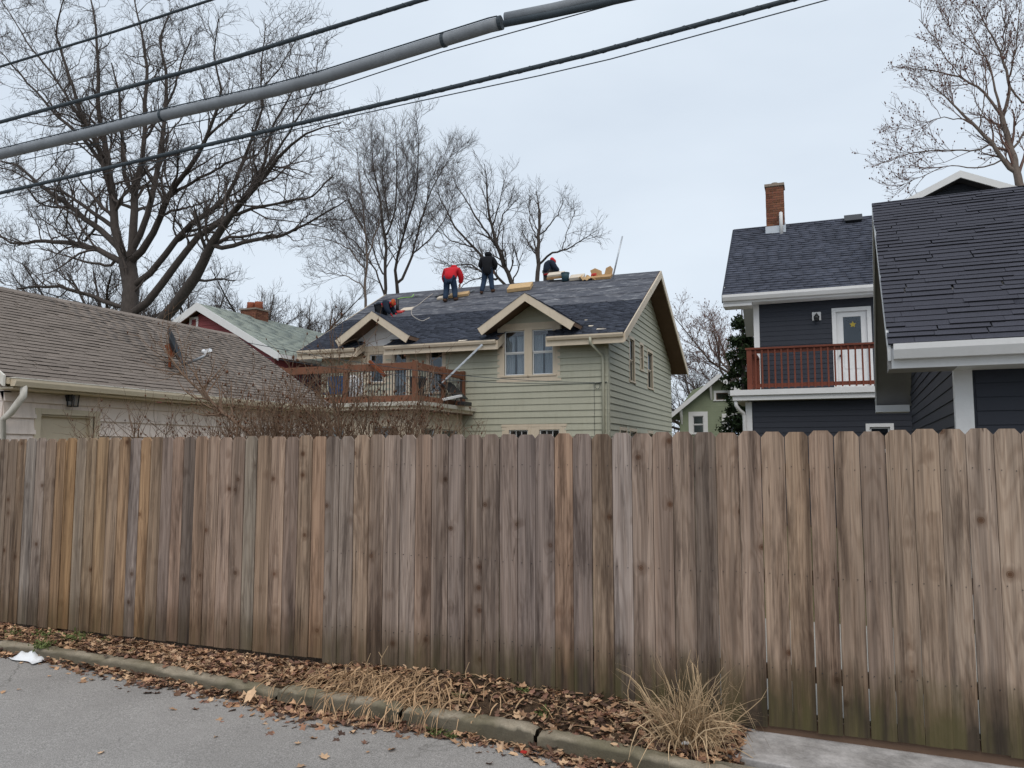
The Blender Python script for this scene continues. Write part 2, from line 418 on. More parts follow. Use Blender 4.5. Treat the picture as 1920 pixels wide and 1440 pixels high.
plain('cardboard', S('b08f68'), 0.85, 0.1, 6, 0.1)
plain('kraft_wrap', S('c4a67c'), 0.8, 0.1, 6, 0.1)
plain('paper_pale', S('cfc4b4'), 0.85, 0.1, 6, 0.05)
plain('teal_plastic', S('2e4a54'), 0.5, 0.1, 6)
plain('curtain', S('b6b4b0'), 0.9, 0.1, 3, 0.0)
plain('skin', S('a8795f'), 0.6, 0.1, 10)
plain('cloth_red', S('c0202c'), 0.85, 0.15, 9, 0.3)
plain('cloth_black', S('15171d'), 0.9, 0.2, 9, 0.3)
plain('cloth_navy', S('1d2838'), 0.9, 0.2, 9, 0.3)
plain('cloth_jeans', S('2a3b52'), 0.9, 0.25, 9, 0.3)
plain('cloth_orange', S('b4552c'), 0.85, 0.1, 9)
plain('cloth_grey', S('55504e'), 0.9, 0.1, 9)
plain('boot', S('4a3428'), 0.8, 0.2, 9)
plain('cable_grey', S('82888f'), 0.55, 0.15, 5, 0.1, dirt=S('6a6e74'))
plain('cable_dark', S('3a444c'), 0.6, 0.15, 12, 0.2)
plain('bark_dark', S('4a4441'), 0.95, 0.3, 3, 0.6, stretch=(4, 4, 1))
plain('bark_grey', S('6e635c'), 0.95, 0.3, 3, 0.6, stretch=(4, 4, 1))
plain('twig', S('544d4a'), 0.95, 0.2, 3, 0.0)
plain('twig_red', S('6d5750'), 0.95, 0.2, 3, 0.0)
plain('bud', S('6a463e'), 0.95, 0.25, 9, 0.0)
plain('shrub_twig', S('76604f'), 0.95, 0.25, 6, 0.0)
plain('seed_head', S('5f4130'), 0.95, 0.3, 9, 0.0)
plain('plastic_white', S('e3e6ea'), 0.4, 0.06, 10, 0.1)
plain('room_dark', S('2a2c30'), 0.9, 0.1, 2)
plain('red_plastic', S('b5352f'), 0.5, 0.1, 5)
plain('blue_plastic', S('3c5c86'), 0.5, 0.1, 5)
plain('clay', S('a5614a'), 0.9, 0.15, 8, 0.2)
plain('hose_pale', S('a6a09a'), 0.6, 0.1, 8)
plain('hose_green', S('8bc25a'), 0.6, 0.1, 8)
plain('mortar', S('8f8378'), 0.95, 0.15, 20, 0.2)
tinted('brick_red', S('76503f'), 0.9, 40, 0.25)
glass_mat('glass')
tinted('dead_leaf', S('b48d6a'), 0.85, 40, 0.15, 0.0)
tinted('green_leaf', S('616b48'), 0.7, 40, 0.15, 0.0)
tinted('conifer_green', S('2c3a26'), 0.85, 30, 0.2, 0.0)
tinted('straw', S('b39b7c'), 0.8, 40, 0.12, 0.0)

# felt underlayment with its pale printed streaks
b = NB('felt'); v = b.mapping((0.8, 2.2, 2.2)); n1 = b.noise(v, 2.2, 6, 0.75, 0.8); n2 = b.noise(b.mapping((1, 1, 1)), 1.2, 4)
cc = b.mix(b.ramp(n1, [(0.5, 0.0), (0.68, 0.6)]), S('4d5059'), S('b0b2b6')); cc = b.mix(b.ramp(n2, [(0.4, 0.0), (0.7, 0.35)]), cc, S('4a4a50'))
b.col(cc); b.bump(n1, 0.2, 0.02); b.set(0.85, 0.25)

# weathered fence wood: board colour comes from the object colour
b = NB('fence_wood'); oi = b.n('ObjectInfo')
vk = b.mapping((6.0, 6.0, 6.0), rnd=True)
vo = b.n('TexVoronoi'); vo.inputs['Scale'].default_value = 1.0; b.l(vk, vo.inputs['Vector'])
vs_ = b.n('SeparateColor'); b.l(vo.outputs['Color'], vs_.inputs[0]); kd = b.math('ADD', vo.outputs['Distance'], b.math('MULTIPLY', b.math('LESS_THAN', vs_.outputs[0], 0.62), 9.0))
n0 = b.noise(b.mapping((6.0, 6.0, 0.55), rnd=True), 1.0, 2, 0.4)
kb = b.ramp(kd, [(0.0, 1.0), (0.45, 0.0)])
fld = b.math('ADD', b.math('MULTIPLY', n0, 2.2), b.math('MULTIPLY', kb, 0.13))
sn = b.math('SINE', b.math('MULTIPLY', fld, 46.0)); rings = b.math('ADD', b.math('MULTIPLY', sn, 0.5), 0.5)
fine = b.noise(b.mapping((90, 90, 1.6), rnd=True), 1.0, 4, 0.6)
blot = b.noise(b.mapping((11, 11, 0.8), rnd=True), 1.0, 3, 0.55)
strk = b.noise(b.mapping((16, 16, 0.42), rnd=True), 1.0, 4, 0.6)
c0 = b.mix(1.0, b.mix(0.26, oi.outputs['Color'], S('8c7b6d')), (1.07, 1.05, 1.05), 'MULTIPLY')
cc = b.mix(b.ramp(rings, [(0.0, 0.30), (0.6, 0.0)]), c0, b.mix(1.0, c0, (0.50, 0.42, 0.36), 'MULTIPLY'))
cc = b.mix(1.0, cc, b.ramp(fine, [(0.25, 0.64), (0.7, 1.2)]), 'MULTIPLY')
cc = b.mix(b.ramp(blot, [(0.42, 0.0), (0.72, 0.75)]), cc, b.mix(1.0, cc, (1.22, 1.19, 1.16), 'MULTIPLY'))
cc = b.mix(b.ramp(strk, [(0.44, 0.0), (0.66, 0.85)]), cc, b.mix(1.0, cc, (0.46, 0.45, 0.46), 'MULTIPLY'))
cc = b.mix(b.ramp(kd, [(0.065, 1.0), (0.085, 0.6), (0.105, 0.95), (0.13, 0.4), (0.34, 0.0)]), cc, b.mix(1.0, c0, (0.30, 0.21, 0.16), 'MULTIPLY'))
big_ = b.noise(b.mapping((9, 9, 0.9), rnd=True), 1.0, 5, 0.7)
cc = b.mix(b.ramp(big_, [(0.50, 0.0), (0.64, 0.9)]), cc, b.mix(1.0, cc, (0.40, 0.38, 0.38), 'MULTIPLY'))
crk = b.noise(b.mapping((48, 48, 0.55), rnd=True), 1.0, 2, 0.5); ckm_ = b.math('MULTIPLY', b.ramp(crk, [(0.485, 0.0), (0.5, 0.9), (0.515, 0.0)]), b.ramp(b.noise(b.mapping((4, 4, 1.1), rnd=True), 1.0, 2), [(0.5, 0.0), (0.6, 1.0)]))
cc = b.mix(ckm_, cc, b.mix(1.0, c0, (0.22, 0.19, 0.17), 'MULTIPLY'))
sep = b.n('SeparateXYZ'); b.l(b.co.outputs['Object'], sep.inputs[0])
spl = b.math('ADD', sep.outputs['Z'], b.math('MULTIPLY', blot, -0.5)); cc = b.mix(b.ramp(spl, [(-0.12, 0.75), (0.2, 0.0)]), cc, b.mix(1.0, cc, (0.58, 0.52, 0.44), 'MULTIPLY'))
mn = b.noise(b.mapping((5, 5, 1.6)), 1.6, 4, 0.6)
mh = b.math('ADD', sep.outputs['Z'], b.math('MULTIPLY', mn, -0.62))
xr = b.math('MULTIPLY', b.ramp(b.math('MULTIPLY', b.math('ADD', sep.outputs['X'], 1.2), 0.3), [(0.0, 0.35), (1.0, 1.0)]), 1.0)
damp = b.math('MULTIPLY', b.ramp(b.math('ADD', mh, 0.32), [(0.12, 0.85), (0.46, 0.0)]), xr)
cc = b.mix(damp, cc, b.mix(b.ramp(blot, [(0.4, 0.0), (0.6, 1.0)]), S('4e4a30'), S('2e2a24')))
b.col(cc); hgt = b.math('ADD', b.math('MULTIPLY', rings, 0.35), fine); b.bump(hgt, 0.35, 0.004); b.set(0.85, 0.2)

# asphalt
b = NB('asphalt'); v = b.mapping()
n1 = b.noise(v, 130, 3, 0.85); n2 = b.noise(v, 1.1, 6, 0.6); n3 = b.noise(v, 38, 3, 0.6)
cc = b.mix(b.ramp(n1, [(0.36, 0.0), (0.66, 1.0)]), S('73716f'), S('b5b2af'))
cc = b.mix(1.0, cc, b.ramp(n2, [(0.3, 0.82), (0.7, 1.12)]), 'MULTIPLY'); cc = b.mix(1.0, cc, b.ramp(n3, [(0.3, 0.9), (0.7, 1.08)]), 'MULTIPLY')
vo = b.n('TexVoronoi'); vo.feature = 'DISTANCE_TO_EDGE'; vo.inputs['Scale'].default_value = 0.42
ds = b.n('TexNoise'); ds.inputs['Scale'].default_value = 2.2; ds.inputs['Detail'].default_value = 6; b.l(v, ds.inputs['Vector'])
vm = b.n('VectorMath', operation='ADD'); b.l(v, vm.inputs[0]); sc_ = b.n('VectorMath', operation='SCALE'); b.l(ds.outputs['Color'], sc_.inputs[0]); sc_.inputs['Scale'].default_value = 0.9
b.l(sc_.outputs[0], vm.inputs[1]); b.l(vm.outputs[0], vo.inputs['Vector'])
ck = b.ramp(vo.outputs['Distance'], [(0.0, 1.0), (0.0045, 0.0)]); ckm = b.math('MULTIPLY', ck, b.ramp(b.noise(v, 0.7, 2), [(0.5, 0.0), (0.62, 0.75)]))
cc = b.mix(ckm, cc, S('4c4b46')); b.col(cc)
b.bump(b.math('SUBTRACT', n1, ckm), 0.5, 0.006); b.set(0.9, 0.25)

b = NB('concrete_old'); v = b.mapping(); n1 = b.noise(v, 4, 6, 0.65); n2 = b.noise(v, 90, 3, 0.7); n3 = b.noise(v, 2.2, 4, 0.6)
cc = b.mix(b.ramp(n1, [(0.3, 0.0), (0.7, 1.0)]), S('7e7566'), S('a79d8c')); cc = b.mix(1.0, cc, b.ramp(n2, [(0.3, 0.78), (0.7, 1.15)]), 'MULTIPLY')
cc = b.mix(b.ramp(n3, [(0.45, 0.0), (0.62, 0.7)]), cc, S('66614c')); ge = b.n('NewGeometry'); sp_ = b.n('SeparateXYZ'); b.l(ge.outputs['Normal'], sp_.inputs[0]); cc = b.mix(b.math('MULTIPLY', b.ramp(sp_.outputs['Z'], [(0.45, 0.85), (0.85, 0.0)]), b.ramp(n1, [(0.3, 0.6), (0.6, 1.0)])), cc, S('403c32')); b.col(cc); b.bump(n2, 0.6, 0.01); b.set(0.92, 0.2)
b = NB('concrete_slab'); v = b.mapping(); n1 = b.noise(v, 3.5, 6, 0.7); n2 = b.noise(v, 70, 3, 0.7); n3 = b.noise(v, 9, 4, 0.7)
cc = b.mix(b.ramp(n1, [(0.35, 0.0), (0.65, 1.0)]), S('8f8c8a'), S('bcb9b8')); cc = b.mix(1.0, cc, b.ramp(n3, [(0.35, 0.75), (0.6, 1.05)]), 'MULTIPLY'); cc = b.mix(1.0, cc, b.ramp(n2, [(0.3, 0.88), (0.7, 1.08)]), 'MULTIPLY')
b.col(cc); b.bump(n2, 0.4, 0.006); b.set(0.9, 0.25)
plain('concrete_drive', S('9c9993'), 0.9, 0.1, 2, 0.1)
b = NB('soil'); v = b.mapping(); n1 = b.noise(v, 14, 6, 0.7); n2 = b.noise(v, 2, 4)
cc = b.mix(b.ramp(n1, [(0.3, 0.0), (0.7, 1.0)]), S('2e2620'), S('5e4c3c')); b.col(cc); b.bump(n1, 0.9, 0.04); b.set(0.95, 0.15)
b = NB('yard_grass'); v = b.mapping(); n1 = b.noise(v, 0.6, 6, 0.7); n2 = b.noise(v, 30, 3, 0.7)
cc = b.mix(b.ramp(n1, [(0.35, 0.0), (0.65, 1.0)]), S('5d5a3a'), S('6d6449')); cc = b.mix(1.0, cc, b.ramp(n2, [(0.3, 0.7), (0.7, 1.2)]), 'MULTIPLY'); b.col(cc); b.bump(n2, 0.8, 0.03); b.set(0.95, 0.15)

# ================================================================= GROUND, ALLEY, KERB
def zk(X): return -0.06 - 0.0157 * max(-14.0, min(14.0, X))          # kerb top; the alley falls to the right
def zr(X): return zk(X) - 0.10
def kpt(px, py, dz=0.0):
    z = 0.0
    for _ in range(8): p = pZ(px, py, z); z = zk(p.x) + dz
    return p
KF = [kpt(*q) for q in ((0, 1203), (250, 1242), (520, 1296), (750, 1334), (1000, 1374), (1200, 1418), (1300, 1444))]
kx = [p.x for p in KF]; ky = [p.y for p in KF]
def ykf(X):                                                              # front edge of the kerb
    if X < kx[0]: return ky[0] + (X - kx[0]) * 0.0
    if X > kx[-1]: return ky[-1]
    return float(np.interp(X, kx, ky))
FY = 5.25                                                                # fence face
KW = 0.13
def zf(X): return float(np.interp(X, [-12, -7.4, -3.65, -3.3, -1.5, -0.9, -0.5, 5], [0.1, 0.085, 0.05, 0.085, 0.075, 0.02, -0.035, -0.04]))

xs = [-700, -60] + [x * 1.0 for x in range(-14, 15)] + [60, 700]; V = []; Fc = []; nx_ = len(xs)
for y in (-700, -8, 5.0, 5.35, 60, 900):
    for x in xs: V.append((x, y, (zr(x) - 0.03) if y < 5.2 else -0.05))
for j in range(5):
    for i in range(nx_ - 1): a = j * nx_ + i; Fc.append((a, a + 1, a + nx_ + 1, a + nx_))
me = bpy.data.meshes.new('ground'); me.from_pydata(V, [], Fc); tag(link('ground', me, 'yard_grass'), 'winter grass of the back yards reaching to the horizon', 'ground', kind='structure')
V, Fc = [], []; xs = [-60, -14, -7, 0, 7, 14, 60]
for y in (-7.5, 5.2):
    for x in xs: V.append((x, y, zr(x)))
for i in range(6): Fc.append((i, i + 1, i + 8, i + 7))
me = bpy.data.meshes.new('road'); me.from_pydata(V, [], Fc); tag(link('road', me, 'asphalt'), 'worn grey asphalt alley along the kerb and fence', 'road', kind='structure')

rg = random.Random(3); nrg = np.random.default_rng(7)
# verge: sheet of soil between kerb and fence
V, Fc = [], []; NX, NY = 150, 12; X0, X1 = -12.0, -0.47
for i in range(NX + 1):
    X = X0 + (X1 - X0) * i / NX; yb = ykf(X) + KW - 0.03
    mound = 0.05 * math.exp(-((X + 2.6) / 0.8) ** 2)
    for j in range(NY + 1):
        t = j / NY; Y = yb + (5.55 - yb) * t
        z = zk(X) - 0.02 + (zf(X) - zk(X) + 0.02) * min(1, t * 1.35) + mound * math.sin(math.pi * min(1, t * 1.1)) + rg.uniform(-.008, .008) * (j > 0)
        V.append((X, Y, z))
for i in range(NX):
    for j in range(NY): a = i * (NY + 1) + j; Fc.append((a, a + NY + 1, a + NY + 2, a + 1))
VG = np.array(V).reshape(NX + 1, NY + 1, 3)
me = bpy.data.meshes.new('verge'); me.from_pydata(V, [], Fc); tag(link('verge', me, 'soil', smooth=True), 'narrow soil verge between the kerb and the fence', 'verge', kind='structure')
def zverge(X, Y):
    i = int(np.clip((X - X0) / (X1 - X0) * NX, 0, NX)); c = VG[i]; return float(np.interp(Y, c[:, 1], c[:, 2]))

kerb = thing('kerb', (-4, 5, 0), 'low weathered concrete kerb along the alley edge', 'kerb', kind='structure')
cuts = [-11.5, -9.3, -6.9, KF[2].x, -2.66, kpt(1006, 1374).x, 0.1]
for a, c in zip(cuts[:-1], cuts[1:]):
    n = 40; prof = [(-0.012, -0.13), (-0.008, -0.03), (0.012, -0.004), (0.04, 0.004), (0.085, 0.004), (0.118, -0.004), (KW, -0.03), (KW + .01, -0.13)]
    V, Fc = [], []; dz = rg.uniform(-0.012, 0.008) + (0.022 if a > -4.2 else 0); chip = rg.uniform(0.3, 0.9)
    for i in range(n + 1):
        X = a + 0.012 + (c - a - 0.024) * i / n; e = min(i, n - i); rd = -0.02 * math.exp(-e / 1.2)
        ny = rg.uniform(-.005, .005)
        for q, (dy, z) in enumerate(prof):
            cz = -0.018 * max(0, rg.random() - 0.72) * 4 if q in (1, 2, 3) else 0
            V.append((X + 4, ykf(X) + dy + ny + rg.uniform(-.006, .006) - 5, zk(X) + z + dz + rd * (q in (2, 3, 4, 5)) + cz + rg.uniform(-.006, .006)))
    m = len(prof)
    for i in range(n):
        for q in range(m - 1): s0 = i * m + q; Fc.append((s0, s0 + 1, s0 + m + 1, s0 + m))
    Fc += [tuple(range(m)), tuple(range(n * m + m - 1, n * m - 1, -1))]
    me = bpy.data.meshes.new('kerbstone'); me.from_pydata(V, [], Fc); link('kerbstone', me, 'concrete_old', kerb, True)

# concrete slab in front of the fence, and its small kerb return
pts = [(-0.50, 5.30), (-0.585, 4.80), (0.2, 4.72), (3.2, 4.6), (3.2, 5.30)]
m = MB(); m.prism([(x, y, zk(x) - 0.12) for x, y in pts], (0, 0, 0.135)); sl = m.build('pavement_slab', 'concrete_slab', bevel=0.008)
tag(sl, 'pale cracked concrete slab at the foot of the fence', 'pavement', kind='structure')
m = MB(); m.tube([(-0.62, 4.66, zk(-.6) - .05), (0.0, 4.62, zk(0) - .06), (1.2, 4.55, zk(1.2) - .06), (3.2, 4.45, zk(3) - .06)], [0.075, 0.085, .085, .085], 8)
tag(m.build('edging_stone', 'concrete_old', smooth=True), 'rounded mossy edging stone along the pale slab', 'edging stone')
m = MB(); m.box(-1.2, 12, 5.6, 8.6, -0.1, 0.0); tag(m.build('driveway', 'concrete_drive'), 'pale concrete driveway behind the fence', 'driveway', kind='structure')

# ================================================================= FENCE
fence = thing('fence', (-3.2, FY, 0), 'tall weathered dog-ear picket fence of brown wooden boards beside the alley', 'fence')
B1 = [x / 3 for x in (-52, 0, 50, 100, 150, 205, 260, 318, 372, 430, 487, 545, 612, 675, 735, 792, 850, 915, 975, 1035, 1100, 1168, 1235, 1305, 1380, 1450, 1527, 1605, 1680, 1757, 1838)]
B2 = [600 + x / 2.823 for x in (35, 108, 185, 265, 343, 428, 510, 595, 682, 770, 860, 950, 1045, 1140, 1240, 1338, 1437, 1545, 1648)]
B3 = [1200 + x / 2.215 for x in (50, 133, 222, 312, 407, 500, 600, 698, 803, 910, 1017, 1128, 1240, 1350, 1467, 1585)]
C1 = '7d7063 7d7063 8a7a6a 8b7762 8f8a84 90857c 8d7c6c 967a5b 9b7b54 948878 95826a 9c8262 998570 9a7f62 948b86 a08261 8f7c68 83766f 8f7a6c 625a55 967f6c a08c7c a08c7e 847468 8b8478 98836f ab9583 7c6d64 95826f a88c75 75675c'.split()
C2 = '8a8078 8c827a a6927f 9a897b 988a80 988c84 927e70 8a7d74 857a74 8a7c72 80746c 8c7f78 857b77 8a7f7a a88d78 8a7f7a 948270 968e8a 9c8c80'.split()
C3 = '9c8a7d 968679 6a615a a08c7b 9b897b a28e7c 9c8772 9a8676 9c8a79 978678 9a8978 9c8a78 9a8b7c 9d8f82 a29282 9d8d7d'.split()
bd = B1 + B2 + B3; cols = C1 + C2 + C3
Xb = [pY(x, 822, FY).x for x in bd]
while Xb[0] > -10.5: Xb.insert(0, Xb[0] - 0.143); cols.insert(0, rg.choice(['8a7a6a', '8f8a84', '95826a', '7d7063']))
while Xb[-1] < 3.4: Xb.append(Xb[-1] + 0.146); cols.append(rg.choice(['9d8d7d', 'a29282', '978678']))
XA, XB = pY(617, 822, FY).x, pY(1148, 822, FY).x
nails = MB()
for i in range(len(Xb) - 1):
    a, c = Xb[i], Xb[i + 1]; g = 0.0032 if c < -1.8 else 0.0021 if c < -0.75 else (rg.uniform(0.0022, 0.003) if -.28 < c < .22 else rg.uniform(0.0012, 0.0018))
    a += g; c -= g; mid = (a + c) / 2
    if mid < XA: zb, y0 = 0.10 + rg.uniform(-.006, .006), 0.004
    elif mid < XB: zb, y0 = 0.03 + rg.uniform(-.01, .01), -0.004
    else: zb, y0 = 0.0 + rg.uniform(-.008, .008), 0.0
    zt = 1.83 + rg.uniform(-.007, .006); e = min(0.028, (c - a) * 0.22) * rg.uniform(.85, 1.15); th = 0.019
    y = FY + y0 + rg.uniform(-.003, .003); tw = rg.uniform(-.003, .003); dx = rg.uniform(-.003, .003) + (0.006 if abs(c - XB) < .06 else 0)
    rows = [(zb, a + dx, c + dx, 0), (0.7, a + dx * .5, c + dx * .5, rg.uniform(-.003, .003)), (1.3, a, c, rg.uniform(-.002, .002)), (zt - e * 1.15, a, c, 0), (zt, a + e, c - e, 0)]
    V = []
    for (z, p, q, o) in rows: V += [(p, y + o + tw, z), (q, y + o - tw, z), (q, y + o - tw + th, z), (p, y + o + tw + th, z)]
    Fc = [(0, 3, 2, 1), (16, 17, 18, 19)]
    for r_ in range(4):
        for k in range(4): s0 = r_ * 4; Fc.append((s0 + k, s0 + (k + 1) % 4, s0 + 4 + (k + 1) % 4, s0 + 4 + k))
    me = bpy.data.meshes.new('picket'); me.from_pydata([(x + 3.2, yy - FY, z) for x, yy, z in V], [], Fc)
    ob = link('picket', me, 'fence_wood', fence); ob.color = (*S(cols[min(i, len(cols) - 1)]), 1)
    if mid > XA:
        for z in (0.36, 0.93, 1.60):
            for x in (a + 0.03, c - 0.03):
                xx, zz = x + rg.uniform(-.006, .006), z + rg.uniform(-.012, .012)
                nails.cone((xx, y - 0.0045, zz), (xx, y + 0.006, zz), 0.0028, 0.0028, 6)
ob = nails.build('nail_heads', 'black_metal', fence); ob['kind'] = 'stuff'
for z in (0.33, 0.92, 1.58):
    for a, c in ((-10.5, XA), (XA, XB), (XB, 3.4)):
        ob = part('rail', 'fence_wood', fence, 'box', a + .002, c - .002, FY + 0.024, FY + 0.062, z - 0.045, z + 0.045); ob.color = (*S('6e5138'), 1)
X = -9.6
for X in (-9.6, -6.6, XA, XB, 1.2):
    ob = part('post', 'fence_wood', fence, 'box', X - .045, X + .045, FY + 0.064, FY + 0.155, -0.3, 1.72); ob.color = (*S('7a6450'), 1)
ob = part('kickboard', 'gh_soffit', fence, 'box', -0.45, 3.4, FY + 0.026, FY + 0.05, -0.07, 0.06); ob.color = (*S('5c4634'), 1)

# ================================================================= LEFT GARAGE (ridge runs away from the alley)
lg = thing('garage', (-13.5, 11.8, 0), 'pinkish white garage with brown shingle roof and beige side door', 'garage')
EX, RX, EZ, RZ, Y0, Y1 = -10.9, -14.0, 2.78, 4.72, 7.75, 15.9
WX = -11.3; LX = -16.75
f = Frame((WX, 0, 0), (0, 1, 0), (1, 0, 0))
dop = (8.60, 9.58, 0.05, 2.30)
wall_core(lg, f, 8.0, 15.6, 0, 2.62, [dop], 'lg_siding')
siding(lg, f, 8.0, 15.6, 0.02, 2.60, 0.245, [(dop[0] - .08, dop[1] + .08, 0, dop[3] + .06)], 'lg_siding', lap=0.042)
m = MB(); m.fbox(f, dop[0] - .1, dop[0], 0, dop[3] + .09, -.02, .03).fbox(f, dop[1], dop[1] + .1, 0, dop[3] + .09, -.02, .03).fbox(f, dop[0], dop[1], dop[3], dop[3] + .09, -.02, .033)
dr = m.build('door', 'lg_trim', lg)
MB().fbox(f, dop[0], dop[1], 0.05, dop[3], -.14, -.10).build('leaf', 'lg_door', dr)
m = MB(); m.fbox(f, dop[0], dop[0] + .03, 0.05, dop[3], -.10, -.02).fbox(f, dop[1] - .06, dop[1], 0.05, dop[3], -.10, -.02).fbox(f, dop[0] + .03, dop[1] - .06, dop[3] - .03, dop[3], -.10, -.02); m.build('jamb', 'lg_trim', dr)
MB().cone(f(9.45, 1.0, -.1), f(9.45, 1.0, -.04), .028, .028, 10).build('handle', 'grey_metal', dr)
for yy, n in ((8.0, -1), (15.6, 1)):
    g = Frame((0, yy, 0), (1, 0, 0), (0, n, 0))
    wall_core(lg, g, LX + .35, WX, 0, 2.62, [], 'lg_siding', gable=[(LX + .35, 2.62), (WX, 2.62), (RX, 4.5)])
    siding(lg, g, LX + .35, WX, 0.02, 4.4, .245, [], 'lg_siding', rng=lambda z: (LX + .35, WX) if z < 2.62 else (RX - (4.5 - z) / 1.88 * 2.35, RX + (4.5 - z) / 1.88 * 2.7))
part('wall', 'lg_siding', lg, 'box', LX + .35, LX + .45, 8.13, 15.47, 0, 2.6)
sl_ = Vector((RX - EX, 0, RZ - EZ)); SL = sl_.length; VV = sl_.normalized(); NN = Vector((0, 1, 0)).cross(VV) * -1
for (x0, z0, vec) in ((EX, EZ, VV), (2 * RX - EX, EZ, Vector((-VV.x, 0, VV.z)))):
    p0, p1 = Vector((x0, Y0, z0)), Vector((x0, Y0, z0)) + vec * SL
    dn = Vector((0, 0, -0.09))
    m = MB(); m.prism([p0, p1, p1 + dn, p0 + dn], (0, Y1 - Y0, 0)); m.build('roof_deck', 'lg_trim', lg)
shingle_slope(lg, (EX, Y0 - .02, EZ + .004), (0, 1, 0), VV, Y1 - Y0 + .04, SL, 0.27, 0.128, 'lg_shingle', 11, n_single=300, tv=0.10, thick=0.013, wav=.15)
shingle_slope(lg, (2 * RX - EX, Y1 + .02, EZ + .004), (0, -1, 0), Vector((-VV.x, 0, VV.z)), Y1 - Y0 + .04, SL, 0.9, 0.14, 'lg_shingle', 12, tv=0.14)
nc = 27
for k in range(nc):
    ya = Y0 + (Y1 - Y0) * k / nc; yb = ya + (Y1 - Y0) / nc * 1.12; tz = rngS.uniform(.0, .006)
    m = MB(); m.prism([(RX + .13, ya, RZ - .05 + tz), (RX, ya, RZ + .03 + tz), (RX - .13, ya, RZ - .05 + tz), (RX - .13, ya, RZ - .07), (RX, ya, RZ + .01), (RX + .13, ya, RZ - .07)], (0, yb - ya, 0))
    o = m.build('ridge_cap', 'lg_shingle', lg); t_ = rngS.uniform(.85, 1.15); set_tint(o.data, (t_, t_, t_))
m = MB(); m.prism([(EX + .012, Y0 + .05, EZ - .01), (EX + .13, Y0 + .05, EZ - .01), (EX + .13, Y0 + .05, EZ - .05), (EX + .10, Y0 + .05, EZ - .12), (EX + .012, Y0 + .05, EZ - .12)], (0, Y1 - Y0 - .1, 0))
m.build('gutter', 'lg_trim', lg)
m = MB(); m.box(EX - .01, EX + .135, Y0 + .04, Y1 - .04, EZ - .008, EZ + .006); m.build('drip_edge', 'old_white', lg)
part('soffit', 'lg_trim', lg, 'box', WX + .03, EX - .005, Y0 + .1, Y1 - .1, EZ - .15, EZ - .125)
m = MB(); m.prism([(EX + .01, Y0 - .06, EZ + .03), (EX + .01, Y0 - .06, EZ - .13), (RX, Y0 - .06, RZ - .13), (RX, Y0 - .06, RZ + .03)], (0, .035, 0)); m.build('rake_board', 'old_white', lg)
m = MB(); m.prism([(2 * RX - EX, Y0 - .06, EZ + .03), (2 * RX - EX, Y0 - .06, EZ - .13), (RX, Y0 - .06, RZ - .13), (RX, Y0 - .06, RZ + .03)], (0, .035, 0)); m.build('rake_board', 'old_white', lg)
m = MB(); m.prism([(EX + .01, Y1 + .025, EZ + .0), (EX + .01, Y1 + .025, EZ - .13), (RX, Y1 + .025, RZ - .13), (RX, Y1 + .025, RZ + .0)], (0, .035, 0)); m.build('rake_board', 'old_white', lg)
m = MB(); m.tube([(EX + .06, Y0 + .22, EZ - .10), (EX + .06, Y0 + .22, EZ - .25), (EX - .16, Y0 + .2, EZ - .5), (WX + .07, Y0 + .2, EZ - .6), (WX + .07, Y0 + .32, 0.1)], .05, 8); m.build('downspout', 'old_white', lg, True)
c = pX(137, 745, WX + .12)
wl = thing('wall_lantern', (WX, c.y, c.z), 'dark wall lantern above the beige garage door', 'lantern')
m = MB(); m.box(WX + .0, WX + .03, c.y - .05, c.y + .05, c.z - .1, c.z + .12).box(WX + .03, WX + .1, c.y - .015, c.y + .015, c.z + .1, c.z + .12); m.build('bracket', 'black_metal', wl)
m = MB()
for sx in (-1, 1):
    for sy in (-1, 1): m.bar((WX + .12 + sx * .05, c.y + sy * .055, c.z - .14), (WX + .12 + sx * .06, c.y + sy * .065, c.z + .1), .014, .014)
m.hexa([(WX + .05, c.y - .075, c.z + .1), (WX + .19, c.y - .075, c.z + .1), (WX + .19, c.y + .075, c.z + .1), (WX + .05, c.y + .075, c.z + .1), (WX + .1, c.y - .02, c.z + .15), (WX + .14, c.y - .02, c.z + .15), (WX + .14, c.y + .02, c.z + .15), (WX + .1, c.y + .02, c.z + .15)])
m.box(WX + .06, WX + .18, c.y - .06, c.y + .06, c.z - .155, c.z - .14); m.build('cage', 'black_metal', wl)
MB().box(WX + .075, WX + .165, c.y - .05, c.y + .05, c.z - .135, c.z + .095).build('pane', 'glass', wl)

# satellite dish on that roof
d0 = hit(318, 690, NN, (EX, 0, EZ))
sdh = thing('satellite_dish', d0, 'dark satellite dish with grey arm and rusty mount on the brown roof', 'satellite dish')
cD = pY(322, 652, d0.y); ax = Vector((0.74, 0.52, 0.36)).normalized()
u_ = ax.cross(Vector((0, 0, 1))).normalized(); w_ = u_.cross(ax); V, Fc = [], []
for rr in range(7):
    q = rr / 6
    for k in range(24):
        a = 2 * math.pi * k / 24; p = cD + u_ * (0.33 * q * math.cos(a)) + w_ * (0.40 * q * math.sin(a)) + ax * (0.09 * q * q); V.append(tuple(p - d0))
for rr in range(6):
    for k in range(24): Fc.append((rr * 24 + k, rr * 24 + (k + 1) % 24, (rr + 1) * 24 + (k + 1) % 24, (rr + 1) * 24 + k))
me = bpy.data.meshes.new('reflector'); me.from_pydata(V, [], Fc); ob = link('reflector', me, 'dish_dark', sdh, True); sm = ob.modifiers.new('solid', 'SOLIDIFY'); sm.thickness = 0.012
tip = pY(390, 662, cD.y + .22); lo = cD - w_ * 0.38 + ax * .08
MB().tube([lo, lo + (tip - lo) * .55 + Vector((0, 0, -.03)), tip + Vector((0, 0, -.03))], [.03, .028, .034], 8).build('arm', 'grey_metal', sdh, True)
